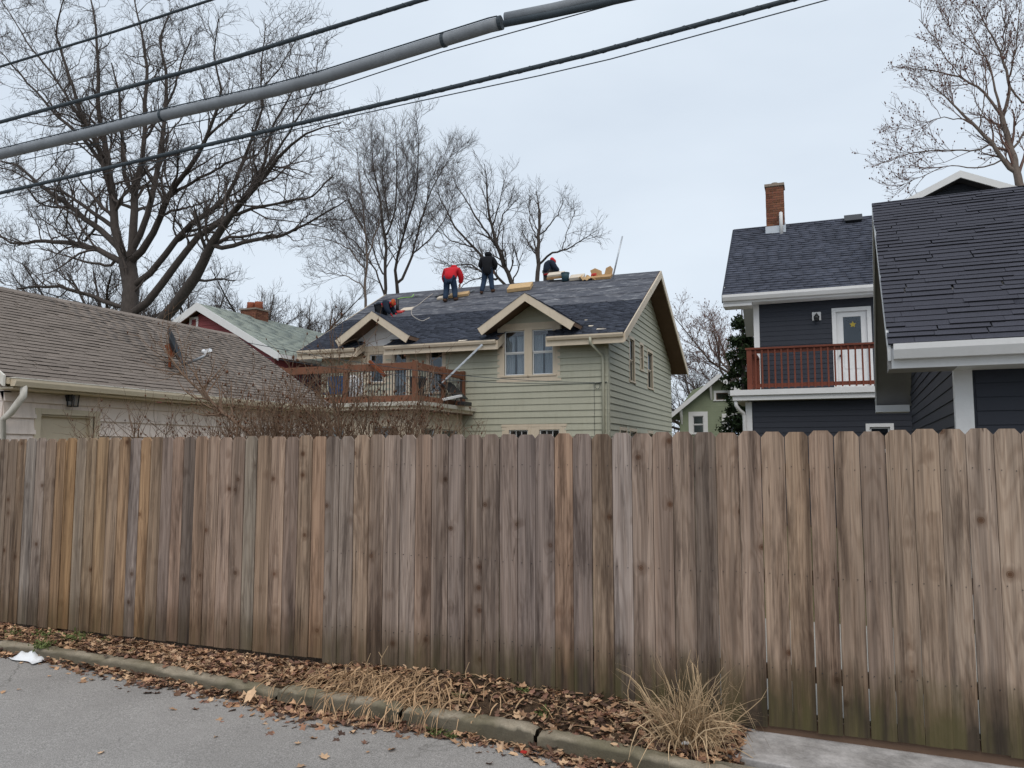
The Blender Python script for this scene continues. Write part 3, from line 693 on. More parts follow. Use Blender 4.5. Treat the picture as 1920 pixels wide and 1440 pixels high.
m = MB(); m.obox(tip + Vector((0, 0, .03)), (1, -.2, .3), (0, 1, 0), (-.3, 0, 1), .075, .04, .035); m.cone(tip + Vector((-.06, 0, .03)), tip + Vector((-.13, .02, .04)), .035, .045, 12); m.build('receiver', 'plastic_white', sdh)
m = MB(); m.tube([d0, d0 + Vector((0.0, 0, .2)), cD - ax * .06], .028, 8); m.obox(cD - ax * .05 - w_ * .05, ax, u_, w_, .05, .07, .13); m.obox(d0 + NN * .01, VV, (0, 1, 0), NN, .13, .08, .012); m.build('mount', 'rust', sdh)

# ================================================================= GREEN HOUSE
gh = thing('house', (-12.2, 31, 0), 'sage green clapboard house with half finished dark roof and two dormers', 'house')
EYF, EZF, RYG, RZG, XL, XR = 24.7, 5.60, 31.1, 9.02, -18.6, -5.86
WL, WR, WF, WB = -17.95, -6.56, 25.3, 36.9
GS = (RZG - EZF) / (RYG - EYF)
def zroof(y): return EZF + GS * (y - EYF)
f = Frame((0, WF, 0), (1, 0, 0), (0, -1, 0)); fs = Frame((WR, 0, 0), (0, 1, 0), (1, 0, 0))
# openings on the front
w1 = (-10.30, -9.54, 4.40, 5.97); w2 = (-9.26, -8.50, 4.40, 5.97)
g1 = (-10.12, -9.42, 0.9, 2.50); g2 = (-9.0, -8.28, 0.9, 2.50)
def fx(px, y=660): return pY(px, y, WF).x
bA = (fx(694), fx(719), 4.35, 5.40); bB = (fx(741), fx(763), 3.45, 5.40); bC = (fx(806), fx(830), 3.9, 5.40)
ops = [w1, w2, g1, g2, bA, bB, bC]
wall_core(gh, f, WL, WR, 0, 5.55, ops, 'gh_siding')
wall_core(gh, f, -10.5, -8.2, 5.555, 6.25, [w1, w2], 'gh_siding', gable=[(-10.2, 6.25), (-8.16, 6.25), (-9.18, 6.9)])
def big(o, c=.1): return (o[0] - c, o[1] + c, o[2] - .05, o[3] + c)
siding(gh, f, WL, WR, 0.04, 5.5, 0.222, [(-10.48, -8.33, 4.3, 6.2), (-10.28, -8.1, .8, 2.62), big(bA), big(bB), big(bC)], 'gh_siding', lap=0.036)
siding(gh, f, 0, 0, 6.22, 6.86, 0.222, [], 'gh_siding', rng=lambda z: (-9.18 - (6.92 - z) / .637, -9.18 + (6.92 - z) / .637), lap=0.036)
for w in (w1, w2): window(gh, f, *w, 'gh_trim', 'white_paint', cw=.10, curtain='gap', split=.5)
m = MB(); m.fbox(f, -10.56, -10.401, 4.3, 6.09, -.01, .028).fbox(f, -8.399, -8.24, 4.3, 6.09, -.01, .028).fbox(f, w1[1] + .101, w2[0] - .101, 4.3, 6.09, -.01, .03)
m.prism([f(-10.5, 6.073, -.01), f(-7.86, 6.073, -.01), f(-8.07, 6.22, -.01), f(-10.29, 6.22, -.01)], f.N * .055).fbox(f, -10.6, -8.2, 4.17, 4.335, -.01, .03); m.build('window_surround', 'gh_trim', gh)
for w in (g1, g2): window(gh, f, *w, 'gh_trim', 'white_paint', cw=.10, split=.6, muntins=2)
m = MB(); m.fbox(f, -10.38, -10.222, .8, 2.60, -.01, .028).fbox(f, -8.178, -8.04, .8, 2.60, -.01, .028).fbox(f, g1[1] + .101, g2[0] - .101, .8, 2.60, -.01, .03).fbox(f, -10.40, -8.02, 2.602, 2.69, -.01, .04); m.build('window_surround', 'gh_trim', gh)
window(gh, f, *bA, 'gh_trim', 'white_paint', cw=.12, split=.5)
window(gh, f, *bB, 'gh_trim', 'white_paint', cw=.14, curtain='half', split=0, sill=False, name='balcony_door')
window(gh, f, *bC, 'gh_trim', 'white_paint', cw=.14, curtain='half', split=.5)
m = MB(); m.fbox(f, bA[0] - .9, bA[0] - .121, 3.45, 5.5, -.01, .026).fbox(f, bA[1] + .121, bB[0] - .141, 3.45, 5.5, -.01, .026); m.build('bay_trim', 'gh_trim', gh)
# side wall
sA = (28.38, 29.12, 4.38, 5.95); sB = (30.2, 30.7, 4.98, 5.95); sC = (31.6, 32.55, 4.38, 5.85); sD = (26.8, 27.7, .9, 2.5); sE = (28.3, 29.3, .9, 2.5); sF = (31.5, 32.4, 0.9, 2.5)
so = [sA, sB, sC, sD, sE, sF]
wall_core(gh, fs, WF + .125, WB, 0, 5.7, so, 'gh_siding')
wall_core(gh, fs, 26.15, 36.05, 5.7, 6.2, so, 'gh_siding', gable=[(26.15, 6.201), (36.05, 6.201), (RYG, 8.8)])
def srg(z):
    if z < 5.75: return (WF + .125, WB)
    return (EYF + (z - EZF + .12) / GS, 2 * RYG - EYF - (z - EZF + .12) / GS)
siding(gh, fs, WF, WB, 0.04, 8.7, 0.222, [big(o) for o in so], 'gh_siding', rng=srg, lap=0.036)
for o in so: window(gh, fs, *o, 'gh_trim', 'gh_trim', cw=.11, split=.5, curtain='half' if o in (sA,) else None, muntins=2 if o[3] < 3 else 0)
wall_core(gh, Frame((WL, 0, 0), (0, 1, 0), (-1, 0, 0)), WF + .125, WB, 0, 5.55, [], 'gh_siding', gable=[(WF + .125, 5.551), (WB, 5.551), (RYG, 8.85)])
part('wall', 'gh_siding', gh, 'box', WL + .125, WR - .125, WB - .12, WB, 0, 5.55)
m = MB(); m.fbox(f, WR - .1, WR + .026, 0, 5.5, .0, .03).fbox(fs, WF - .03, WF + .1, 0, 5.5, .0, .03); m.build('corner_board', 'gh_siding', gh)
part('floor_inside', 'room_dark', gh, 'box', WL + .13, WR - .13, WF + .13, WB - .13, 2.9, 3.0)
# roof: deck strips with notches at the dormers
NL, NR = (-16.0, -14.78), (-10.33, -8.52)
def slab(x0, x1, y0, y1, name, mat, top=0.0, th=0.16, back=False):
    if back: pr = [(x0, 2 * RYG - y0, zroof(y0) + top), (x0, 2 * RYG - y1, zroof(y1) + top), (x0, 2 * RYG - y1, zroof(y1) + top - th), (x0, 2 * RYG - y0, zroof(y0) + top - th)]
    else: pr = [(x0, y0, zroof(y0) + top), (x0, y1, zroof(y1) + top), (x0, y1, zroof(y1) + top - th), (x0, y0, zroof(y0) + top - th)]
    m = MB(); m.prism(pr, (x1 - x0, 0, 0)); return m.build(name, mat, gh)
YN = 25.36
for a, c in ((XL, NL[0]), (NL[1], NR[0]), (NR[1], XR)): slab(a, c, EYF, YN, 'roof_deck', 'gh_soffit')
slab(XL, XR, YN + .001, RYG, 'roof_deck', 'gh_soffit'); slab(XL, XR, EYF, RYG - .001, 'roof_deck', 'gh_soffit', back=True)
VG_ = Vector((0, RYG - EYF, RZG - EZF)); GL = VG_.length; VG_.normalize(); NG = Vector((1, 0, 0)).cross(VG_)
def pR(px, py): return hit(px, py, NG, (0, EYF, EZF))
vsh = (pR(1195, 562) - Vector((XR, EYF, EZF))).dot(VG_)
def skipg(u, v):
    X = XL + u; y = EYF + v * VG_.y
    if y < YN and (NL[0] - .02 < X < NL[1] + .02 or NR[0] - .02 < X < NR[1] + .02): return True
    z = zroof(y)
    for cx, az, hw in ((-9.18, 7.08, 1.74), (-15.15, 6.86, 1.56)):          # under the dormer roofs
        if y > WF + .1 and z < az - abs(X - cx) * 0.637 - .15 and abs(X - cx) < hw - .3: return True
    return False
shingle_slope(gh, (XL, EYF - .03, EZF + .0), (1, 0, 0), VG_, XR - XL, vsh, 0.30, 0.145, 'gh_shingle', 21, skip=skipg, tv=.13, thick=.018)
NF = 4; fl = (GL - vsh + .05) / NF
for k in range(NF):
    v0 = vsh - .05 + k * fl; v1 = v0 + fl + .10; n_ = 60; V, Fc = [], []; jj = random.Random(k)
    for i in range(n_ + 1):
        X = XL + .03 + (XR - XL - .06) * i / n_
        for (vv, hh) in ((v0 + jj.uniform(-.012, .012), .022 + jj.uniform(-.002, .006)), (v0 + .02, .024), ((v0 + v1) / 2, .012 + jj.uniform(-.003, .006)), (min(v1, GL), .007)):
            p = Vector((X, EYF, EZF)) + VG_ * vv + NG * hh; V.append(tuple(p - Vector(ORG['house'])))
        V.append(tuple(Vector((X, EYF, EZF)) + VG_ * v0 + NG * .001 - Vector(ORG['house'])))
    for i in range(n_):
        for q in range(3): s0 = i * 5 + q; Fc.append((s0, s0 + 5, s0 + 6, s0 + 1))
        Fc.append((i * 5 + 4, i * 5 + 9, i * 5 + 5, i * 5))
    me = bpy.data.meshes.new('felt_sheet'); me.from_pydata(V, [], Fc); link('felt_sheet', me, 'felt', gh)
slab(XL + .01, XR - .01, EYF, RYG, 'back_felt', 'felt', top=.02, th=.015, back=True)
# eaves: fascia and gutters
for a, c in ((XL, NL[0]), (NL[1], NR[0]), (NR[1], XR)):
    part('fascia', 'gh_trim', gh, 'box', a, c, EYF - .035, EYF - .003, EZF - .33, EZF - .03)
    m = MB(); m.prism([(a + .02, EYF - .037, EZF - .02), (a + .02, EYF - .16, EZF - .01), (a + .02, EYF - .16, EZF - .06), (a + .02, EYF - .12, EZF - .14), (a + .02, EYF - .037, EZF - .14)], (c - a - .04, 0, 0)); m.build('gutter', 'gh_trim', gh)
    part('soffit', 'gh_soffit', gh, 'box', a + .02, c - .02, EYF - .002, WF - .03, EZF - .20, EZF - .17)
# return boards where the eave turns up beside the dormers
for x, s in ((NL[0], 1), (NR[0], 1)):
    m = MB(); m.prism([(x + .002, EYF - .03, EZF - .33), (x + .002, EYF - .03, EZF - .02), (x + .002, YN, zroof(YN) - .02), (x + .002, YN, zroof(YN) - .32)], (.03 * s, 0, 0)); m.build('return_board', 'gh_trim', gh)
for x, s in ((NL[1], -1), (NR[1], -1)):
    m = MB(); m.prism([(x - .002, EYF - .03, EZF - .33), (x - .002, EYF - .03, EZF - .02), (x - .002, YN, zroof(YN) - .02), (x - .002, YN, zroof(YN) - .32)], (.03 * s, 0, 0)); m.build('return_board', 'gh_trim', gh)
# rake boards of the right gable (front and back slope) and left gable
for X, s in ((XR, 1), (XL, -1)):
    for back in (False, True):
        q = (lambda y: 2 * RYG - y) if back else (lambda y: y)
        m = MB(); m.prism([(X, q(EYF - .04), zroof(EYF) + .0), (X, q(EYF - .04), zroof(EYF) - .30), (X, q(RYG + (-.002 if back else .0)), zroof(RYG) - .28), (X, q(RYG + (-.002 if back else .0)), zroof(RYG) + .02)], (.04 * s, 0, 0)); m.build('rake_board', 'gh_trim', gh)
m = MB(); m.prism([(XR + .042, EYF + 4.2, zroof(EYF + 4.2) + .012), (XR + .042, EYF + 5.6, zroof(EYF + 5.6) + .012), (XR + .042, EYF + 5.6, zroof(EYF + 5.6) - .12), (XR + .042, EYF + 4.2, zroof(EYF + 4.2) - .1)], (.012, 0, 0)); m.build('torn_flashing', 'paper_pale', gh)
# dormers
def dormer(cx, az, hw, yb, gable_mat=None):
    pz = .637; d = 24.4
    for s in (-1, 1):
        lo = Vector((cx + s * hw, d, az - pz * hw)); hi = Vector((cx, d, az)); dn = Vector((0, 0, -.13))
        m = MB(); m.prism([hi, lo, lo + dn, hi + dn], (0, yb - d, 0)); m.build('dormer_deck', 'gh_soffit', gh)
        m = MB(); m.prism([hi + Vector((0, -.045, .01)), lo + Vector((s * .02, -.045, -.0)), lo + Vector((s * .02, -.045, -.24)) + Vector((-s * .16, 0, 0)), hi + Vector((0, -.045, -.27))], (0, .042, 0)); m.build('dormer_fascia', 'gh_trim', gh)
        # dark shingle edge and courses
        vec = (hi - lo).normalized(); L = (hi - lo).length
        sk = lambda u, v, lo=lo, vec=vec, s=s: (lo.z + vec.z * v) < zroof(d + (u if s < 0 else yb - d - u)) - .05
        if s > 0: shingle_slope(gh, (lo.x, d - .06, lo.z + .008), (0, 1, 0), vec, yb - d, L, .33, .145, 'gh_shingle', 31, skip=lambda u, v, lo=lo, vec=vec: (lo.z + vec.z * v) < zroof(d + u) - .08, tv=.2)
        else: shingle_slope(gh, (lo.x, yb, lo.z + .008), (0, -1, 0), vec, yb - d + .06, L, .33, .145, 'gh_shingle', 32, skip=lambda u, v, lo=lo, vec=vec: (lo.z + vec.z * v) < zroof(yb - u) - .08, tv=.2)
dormer(-9.18, 7.08, 1.73, 27.6); dormer(-15.15, 6.86, 1.55, 27.2)
g = Frame((0, WF - .01, 0), (1, 0, 0), (0, -1, 0))
for z0, z1 in ((5.72, 5.98), (5.985, 6.26), (6.265, 6.66)):
    h0, h1 = (6.72 - z0) / .637, max(.03, (6.72 - z1) / .637)
    m = MB(); m.prism([g(-15.15 - min(h0, 1.25), z0, .0), g(-15.15 + min(h0, 1.25), z0, .0), g(-15.15 + min(h1, 1.25), z1, .0), g(-15.15 - min(h1, 1.25), z1, .0)], g.N * .03); m.build('gable_panel', 'gh_white', gh)
part('gable_trim', 'gh_trim', gh, 'fbox', g, -16.3, -14.0, 5.5, 5.715, 0, .05)
# downspout by the corner, cables on the wall
m = MB(); m.tube([(-6.98, EYF - .1, EZF - .1), (-6.98, EYF - .1, EZF - .3), (-6.75, WF - .1, EZF - .62), (-6.72, WF - .09, EZF - .8), (-6.72, WF - .09, 0.1)], .05, 8); m.build('downspout', 'gh_siding', gh, True)
m = MB(); hk = pY(1115, 717, WF - .06)
for dx in (-.03, .42): m.tube([(hk.x + dx, WF - .035, hk.z), (hk.x + dx + .01, WF - .035, 3.2), (hk.x + dx - .01, WF - .035, .5)], .006, 5)
m.tube([hk + Vector((.0, 0, -.02)), hk + Vector((.42, 0, .0))], .012, 5)
m.tube([hk + Vector((.10 + .09 * math.cos(a), -.01, -.12 + .1 * math.sin(a))) for a in [i * .5 for i in range(15)]], .008, 5); m.build('service_cable', 'cable_dark', gh)
# loose siding/felt scraps on gutters
for px, py in ((868, 640), (1128, 618)):
    p = pR(px, py); m = MB(); m.obox(p + NG * .03, (1, .1, .02), VG_, NG, .16, .05, .004); m.build('flashing_scrap', 'paper_pale', gh)

# porch under the balcony ---------------------------------------------------------------------
PXR, PYF, PXL = -11.9, 21.75, -17.2
fp = Frame((0, PYF, 0), (1, 0, 0), (0, -1, 0)); fq = Frame((PXR, 0, 0), (0, 1, 0), (1, 0, 0))
pw = [(-15.4, -14.5, .9, 2.55), (-13.4, -12.5, .9, 2.55)]; qw = [(22.2, 23.1, .9, 2.5), (23.6, 24.8, .9, 2.5)]
wall_core(gh, fp, PXL, PXR, 0, 3.05, pw, 'gh_trim'); wall_core(gh, fq, PYF + .125, WF - .03, 0, 3.05, qw, 'gh_trim')
for o in pw: window(gh, fp, *o, 'gh_trim', 'white_paint', split=.5)
for o in qw: window(gh, fq, *o, 'gh_trim', 'white_paint', split=.5)
part('porch_roof', 'gh_trim', gh, 'box', PXL - .1, PXR + .42, PYF - .42, WF - .03, 3.06, 3.24)
part('porch_soffit', 'gh_soffit', gh, 'box', PXL - .08, PXR + .40, PYF - .40, WF - .04, 3.03, 3.058)
m = MB(); m.prism([(PXL, PYF - .425, 3.15), (PXL, PYF - .425, 3.28), (PXL, PYF - .55, 3.29), (PXL, PYF - .52, 3.17)], (PXR + .45 - PXL, 0, 0)); m.build('porch_gutter', 'old_white', gh)
m = MB(); m.prism([(PXR + .425, PYF - .5, 3.15), (PXR + .425, PYF - .5, 3.28), (PXR + .55, PYF - .5, 3.29), (PXR + .52, PYF - .5, 3.17)], (0, WF - PYF + .47, 0)); m.build('porch_gutter', 'old_white', gh)
# balcony railing
BX, BY, BL = PXR + .05, PYF - .1, -17.0
ZB, ZT = 3.40, 4.56
bal = []
def rail(a, c, z0, z1, w=.09):
    d_ = (Vector(c) - Vector(a)).normalized(); sd_ = d_.cross(Vector((0, 0, 1)))
    m = MB(); m.obox(((Vector(a) + Vector(c)) / 2) + Vector((0, 0, (z0 + z1) / 2)), d_, sd_, (0, 0, 1), (Vector(c) - Vector(a)).length / 2, w / 2, (z1 - z0) / 2); return m.build('rail', 'deck_brown', gh, bevel=.008)
rail((BL, BY, 0), (BX - .08, BY, 0), ZT - .24, ZT); rail((BL, BY, 0), (BX - .08, BY, 0), ZB - .14, ZB + .12, .10)
rail((BX, BY + .08, 0), (BX, WF - .05, 0), ZT - .24, ZT); rail((BX, BY + .08, 0), (BX, WF - .05, 0), ZB - .14, ZB + .12, .10)
for (x, y) in ((BX, BY), (BX, 23.6), (BX, WF - .14), (-14.4, BY), (BL, BY)):
    part('railing_post', 'deck_brown', gh, 'box', x - .075, x + .075, y - .075, y + .075, 3.24, ZT + .05, bevel=.008)
m0 = None
def balus(x, y, z0, z1, mat, par, r=.011):
    m = MB(); m.box(x - r, x + r, y - r, y + r, z0, z1); return m.build('baluster', mat, par)
k = BL + .12
while k < BX - .1: balus(k, BY, ZB + .1, ZT - .22, 'black_metal', gh); k += .108
k = BY + .17
while k < WF - .2: balus(BX, k, ZB + .1, ZT - .22, 'black_metal', gh); k += .108
part('deck_floor', 'gh_soffit', gh, 'box', BL, BX, BY, WF - .04, 3.241, 3.28)

# ================================================================= brick chimney helper
def brick_stack(parent, x0, x1, y0, y1, z0, z1, mat='brick_red', bl=.21, bh=.072, seed=0):
    part('chimney_core', 'mortar', parent, 'box', x0 + .012, x1 - .012, y0 + .012, y1 - .012, z0, z1)
    ch = parent.children[-1] if parent.children else parent
    rg_ = random.Random(seed); V, Q, T = [], [], []; o_ = Vector(org_of(parent)); m = MB(); n = 0
    z = z0
    while z < z1 - .02:
        off = (n % 2) * bl / 2
        for (ax, a0, a1, fixed, s) in (('x', x0, x1, y0, -1), ('y', y0, y1, x1, 1), ('x', x0, x1, y1, 1), ('y', y0, y1, x0, -1)):
            a = a0 - off
            while a < a1:
                p, q = max(a + .006, a0), min(a + bl - .006, a1)
                if q - p > .02:
                    d = rg_.uniform(0, .004); t = rg_.uniform(.7, 1.3); k0 = len(m.v)
                    lo, hi = (fixed, fixed + .014) if s < 0 else (fixed - .014, fixed)
                    if s < 0: lo -= d
                    else: hi += d
                    if ax == 'x': m.box(p, q, lo, hi, z + .004, min(z + bh - .006, z1))
                    else: m.box(lo, hi, p, q, z + .004, min(z + bh - .006, z1))
                    T += [(t, t * rg_.uniform(.92, 1.05), t)] * (len(m.v) - k0)
                a += bl
        z += bh; n += 1
    ob = m.build('brick_courses', mat, parent); set_tint(ob.data, np.array(T)); ob['kind'] = 'stuff'

# ================================================================= RED HOUSE (behind the brown roof)
AX, AZ, YG, YE, HW, RS = -23.0, 7.66, 24.0, 34.5, 4.0, (7.66 - 5.44) / 4.0
rh = thing('house', (AX, 28, 0), 'dark red house with white rakes and pale green roof behind the brown garage', 'house')
g = Frame((0, YG + .35, 0), (1, 0, 0), (0, -1, 0))
wall_core(rh, g, AX - 3.6, AX + 3.6, 0, 5.3, [], 'rh_siding', gable=[(AX - 3.6, 5.301), (AX + 3.6, 5.301), (AX, 7.35)])
siding(rh, g, 0, 0, 3.2, 7.3, .20, [], 'rh_siding', rng=lambda z: (AX - 3.6, AX + 3.6) if z < 5.3 else (AX - 3.6 * (7.4 - z) / 2.1, AX + 3.6 * (7.4 - z) / 2.1))
for X, s in ((AX - 3.6, -1), (AX + 3.6, 1)): part('wall', 'rh_siding', rh, 'box', X - .06, X + .06, YG + .475, YE - .3, 0, 5.35)
part('wall', 'rh_siding', rh, 'box', AX - 3.5, AX + 3.5, YE - .42, YE - .3, 0, 5.3)
for s in (-1, 1):
    hi, lo = Vector((AX, YG, AZ)), Vector((AX + s * HW, YG, AZ - RS * HW)); dn = Vector((0, 0, -.12))
    m = MB(); m.prism([hi, lo, lo + dn, hi + dn], (0, YE - YG, 0)); m.build('roof_deck', 'gh_soffit', rh)
    m = MB(); m.prism([hi + Vector((0, -.05, .02)), lo + Vector((s * .03, -.05, .02)), lo + Vector((s * .03, -.05, -.26)), hi + Vector((0, -.05, -.30))], (0, .048, 0)); m.build('rake_board', 'white_paint', rh)
    vec = (hi - lo).normalized(); L = (hi - lo).length
    P = (lo.x, YG - .02, lo.z + .005) if s > 0 else (lo.x, YE, lo.z + .005)
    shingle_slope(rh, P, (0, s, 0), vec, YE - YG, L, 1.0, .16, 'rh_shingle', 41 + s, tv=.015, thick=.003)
    part('gutter', 'white_paint', rh, 'box', *(sorted((lo.x, lo.x + s * .12))), YG, YE, lo.z - .16, lo.z - .02)
c = pY(363, 606, YG + .3)
window(rh, Frame((0, YG + .33, 0), (1, 0, 0), (0, -1, 0)), c.x - .13, c.x + .13, c.z - .26, c.z + .16, 'white_paint', 'white_paint', cw=.09, split=.5, sill=False)
cc_ = (AX - .1, 27.5)
brick_stack(rh, cc_[0] - .42, cc_[0] + .42, cc_[1] - .42, cc_[1] + .42, 6.9, 7.93, seed=4)
part('chimney_cap', 'mortar', rh, 'box', cc_[0] - .47, cc_[0] + .47, cc_[1] - .47, cc_[1] + .47, 7.93, 8.0)
for dx in (-.2, .22):
    m = MB(); m.tube([(cc_[0] + dx, cc_[1], 7.99), (cc_[0] + dx, cc_[1], 8.27), (cc_[0] + dx, cc_[1], 8.33)], [.19, .17, .18], 14); m.build('chimney_pot', 'clay', rh, True)

# ================================================================= FAR GREEN HOUSE
YF = 41.0; k_ = YF / 45.0
ax_, az_ = pY(1347, 702, YF).x, pY(1347, 702, YF).z; lx_, lz_ = pY(1254, 780, YF).x, pY(1254, 780, YF).z
fg = thing('house', (ax_, YF + 5, 0), 'small moss green house with white rakes and shuttered white window, beside the evergreen', 'house')
sl2 = (az_ - lz_) / (ax_ - lx_); hw = ax_ - lx_
g = Frame((0, YF + .45, 0), (1, 0, 0), (0, -1, 0))
cw_ = pY(1309, 796, YF + .4); ow = (cw_.x - .27, cw_.x + .27, cw_.z - .45, cw_.z + .45)
ca_ = pY(1352, 743, YF + .4); oa = (ca_.x - .25, ca_.x + .35, ca_.z - .18, ca_.z + .18)
cb_ = pY(1366, 800, YF + .4); ob_ = (cb_.x - .1, cb_.x + .5, cb_.z - .45, cb_.z + .45)
wall_core(fg, g, lx_ + .5, 2 * ax_ - lx_ - .5, 0, lz_ + .2, [ow, ob_], 'fg_siding')
wall_core(fg, g, ax_ - 1.4, ax_ + 1.4, lz_ + .2, lz_ + 1.35, [ow, oa, ob_], 'fg_siding', gable=[(ax_ - 1.4, lz_ + 1.35), (ax_ + 1.4, lz_ + 1.35), (ax_, az_ - .2)])
m = MB(); m.prism([g(lx_ + .3, lz_ + .2, -.1), g(ax_ - 1.4, lz_ + .2, -.1), g(ax_ - 1.4, lz_ + 1.35, -.1)], g.N * .1).prism([g(ax_ + 1.4, lz_ + .2, -.1), g(2 * ax_ - lx_ - .3, lz_ + .2, -.1), g(ax_ + 1.4, lz_ + 1.35, -.1)], g.N * .1); m.build('wall', 'fg_siding', fg)
siding(fg, g, 0, 0, 1.5, az_ - .3, .13, [big(ow, .22), big(oa, .08), big(ob_, .22)], 'fg_siding', rng=lambda z: (lx_ + .5, 2 * ax_ - lx_ - .5) if z < lz_ + .2 else (ax_ - (az_ - .15 - z) / sl2, ax_ + (az_ - .15 - z) / sl2), lap=.012)
for o in (ow, ob_): window(fg, g, *o, 'white_paint', 'white_paint', cw=.22, split=.5, proud=.03)
window(fg, g, *oa, 'white_paint', 'gh_soffit', cw=.12, split=0, sill=True)
for X in (lx_ + .5, 2 * ax_ - lx_ - .5): part('wall', 'fg_siding', fg, 'box', X - .05, X + .05, YF + .58, YF + 10, 0, lz_ + .2)
for s in (-1, 1):
    hi, lo = Vector((ax_, YF, az_)), Vector((ax_ + s * hw, YF, lz_)); dn = Vector((0, 0, -.12))
    m = MB(); m.prism([hi, lo, lo + dn, hi + dn], (0, 10.5, 0)); m.build('roof', 'rh_roof', fg)
    m = MB(); m.prism([hi + Vector((0, -.06, .03)), lo + Vector((0, -.06, .03)), lo + Vector((0, -.06, -.22)), hi + Vector((0, -.06, -.25))], (0, .058, 0)); m.build('rake_board', 'white_paint', fg)
for t in (.12, .72):
    x = lx_ + (ax_ - lx_) * t + .25; z = lz_ + sl2 * (x - lx_) - .14
    m = MB(); m.prism([(x, YF + .43, z), (x, YF + .43, z - .75), (x, YF, z - .02)], (.09, 0, 0)); m.build('bracket', 'white_paint', fg)

# ================================================================= BLACK HOUSE
bh = thing('house', (1.6, 24, 0), 'charcoal clapboard house with red-brown balcony and brick chimney', 'house')
BW, BWF, BLF = -1.62, 22.2, 20.0; BXR = 5.2
f = Frame((0, BWF, 0), (1, 0, 0), (0, -1, 0)); fl_ = Frame((0, BLF, 0), (1, 0, 0), (0, -1, 0))
door = (0.44, 1.19, 3.28, 5.42)
wall_core(bh, f, BW, BXR, 0, 5.80, [door], 'bh_siding')
siding(bh, f, BW + .12, BXR, 3.28, 5.78, .132, [(door[0] - .09, door[1] + .09, 3.2, 5.52)], 'bh_siding', lap=.016)
ol = (1.03, 1.46, 1.2, 2.30)
wall_core(bh, fl_, BW - .08, 3.0, 0, 2.95, [ol], 'bh_siding')
siding(bh, fl_, BW + .06, 2.7, 0.6, 2.95, .132, [big(ol, .08)], 'bh_siding', lap=.016)
window(bh, fl_, *ol, 'white_paint', 'white_paint', cw=.08, split=.5)
for fr, a, z1 in ((f, BW, 5.8), (fl_, BW - .08, 2.95)):
    m = MB(); m.fbox(fr, a - .028, a + .12, 0 if fr is fl_ else 3.25, z1, 0, .03); m.fbox(Frame((a, 0, 0), (0, 1, 0), (-1, 0, 0)), fr.O.y + .001, fr.O.y + .13, 0 if fr is fl_ else 3.25, z1, 0, .028); m.build('corner_board', 'white_paint', bh)
fw = Frame((BW, 0, 0), (0, 1, 0), (-1, 0, 0))
wall_core(bh, fw, BWF + .125, 28.2, 0, 5.8, [], 'bh_siding', gable=[(BWF + .1, 5.801), (28.2, 5.801), (25.2, 8.45)])
siding(bh, fw, BWF + .13, 28.2, .6, 8.3, .132, [], 'bh_siding', rng=lambda z: (BWF + .13, 28.2) if z < 5.8 else (25.2 - (8.5 - z) * 1.1, 25.2 + (8.5 - z) * 1.1), lap=.016)
wall_core(bh, Frame((BW - .08, 0, 0), (0, 1, 0), (-1, 0, 0)), BLF + .125, BWF - .03, 0, 2.95, [], 'bh_siding')
# door
m = MB(); m.fbox(f, door[0] - .1, door[0], 3.28, door[3] + .1, -.02, .04).fbox(f, door[1], door[1] + .1, 3.28, door[3] + .1, -.02, .04).fbox(f, door[0], door[1], door[3], door[3] + .1, -.02, .043)
d_ = m.build('balcony_door', 'white_paint', bh)
lz0, lz1, la0, la1 = 4.42, 5.28, door[0] + .17, door[1] - .15
m = MB(); m.fbox(f, door[0], la0, 3.29, door[3], -.06, -.02).fbox(f, la1, door[1], 3.29, door[3], -.06, -.02).fbox(f, la0, la1, lz1, door[3], -.06, -.02).fbox(f, la0, la1, 3.29, lz0, -.06, -.02)
for r0, r1 in ((3.42, 3.82), (3.90, 4.30)):
    for c0, c1 in ((la0, (la0 + la1) / 2 - .03), ((la0 + la1) / 2 + .03, la1)): m.fbox(f, c0, c1, r0, r1, -.02, -.008)
m.build('leaf', 'white_paint', d_); MB().fbox(f, la0, la1, lz0, lz1, -.05, -.04).build('pane', 'glass', d_)
MB().cone(f(door[0] + .08, 4.25, -.02), f(door[0] + .08, 4.25, .04), .03, .03, 10).build('handle', 'black_metal', d_)
# yellow paper star inside the pane
c = pY(1599, 608, BWF); m = MB(); pts = []
for k in range(10):
    a = math.pi / 2 + k * math.pi / 5; r_ = .085 if k % 2 == 0 else .045; pts.append(Vector((c.x + r_ * math.cos(a), BWF + .036, c.z + r_ * math.sin(a))))
plain('star_yellow', S('a8963f'), .7, .1, 6)
m.prism(pts, (0, -.002, 0)); m.build('star_sticker', 'star_yellow', d_)
# wall lamp
c = pY(1531, 594, BWF); wl = thing('wall_lamp', (c.x, BWF, c.z), 'small black wall lamp on a white plate beside the balcony door', 'lamp')
MB().box(c.x - .11, c.x + .11, BWF - .045, BWF - .012, c.z - .1, c.z + .12).build('plate', 'white_paint', wl)
m = MB(); m.tube([(c.x, BWF - .045, c.z + .05), (c.x, BWF - .12, c.z + .07), (c.x, BWF - .13, c.z + .03)], .014, 8); m.tube([(c.x, BWF - .13, c.z + .05), (c.x, BWF - .13, c.z - .02), (c.x, BWF - .13, c.z - .12)], [.03, .075, .06], 12); m.build('shade', 'black_metal', wl, True)
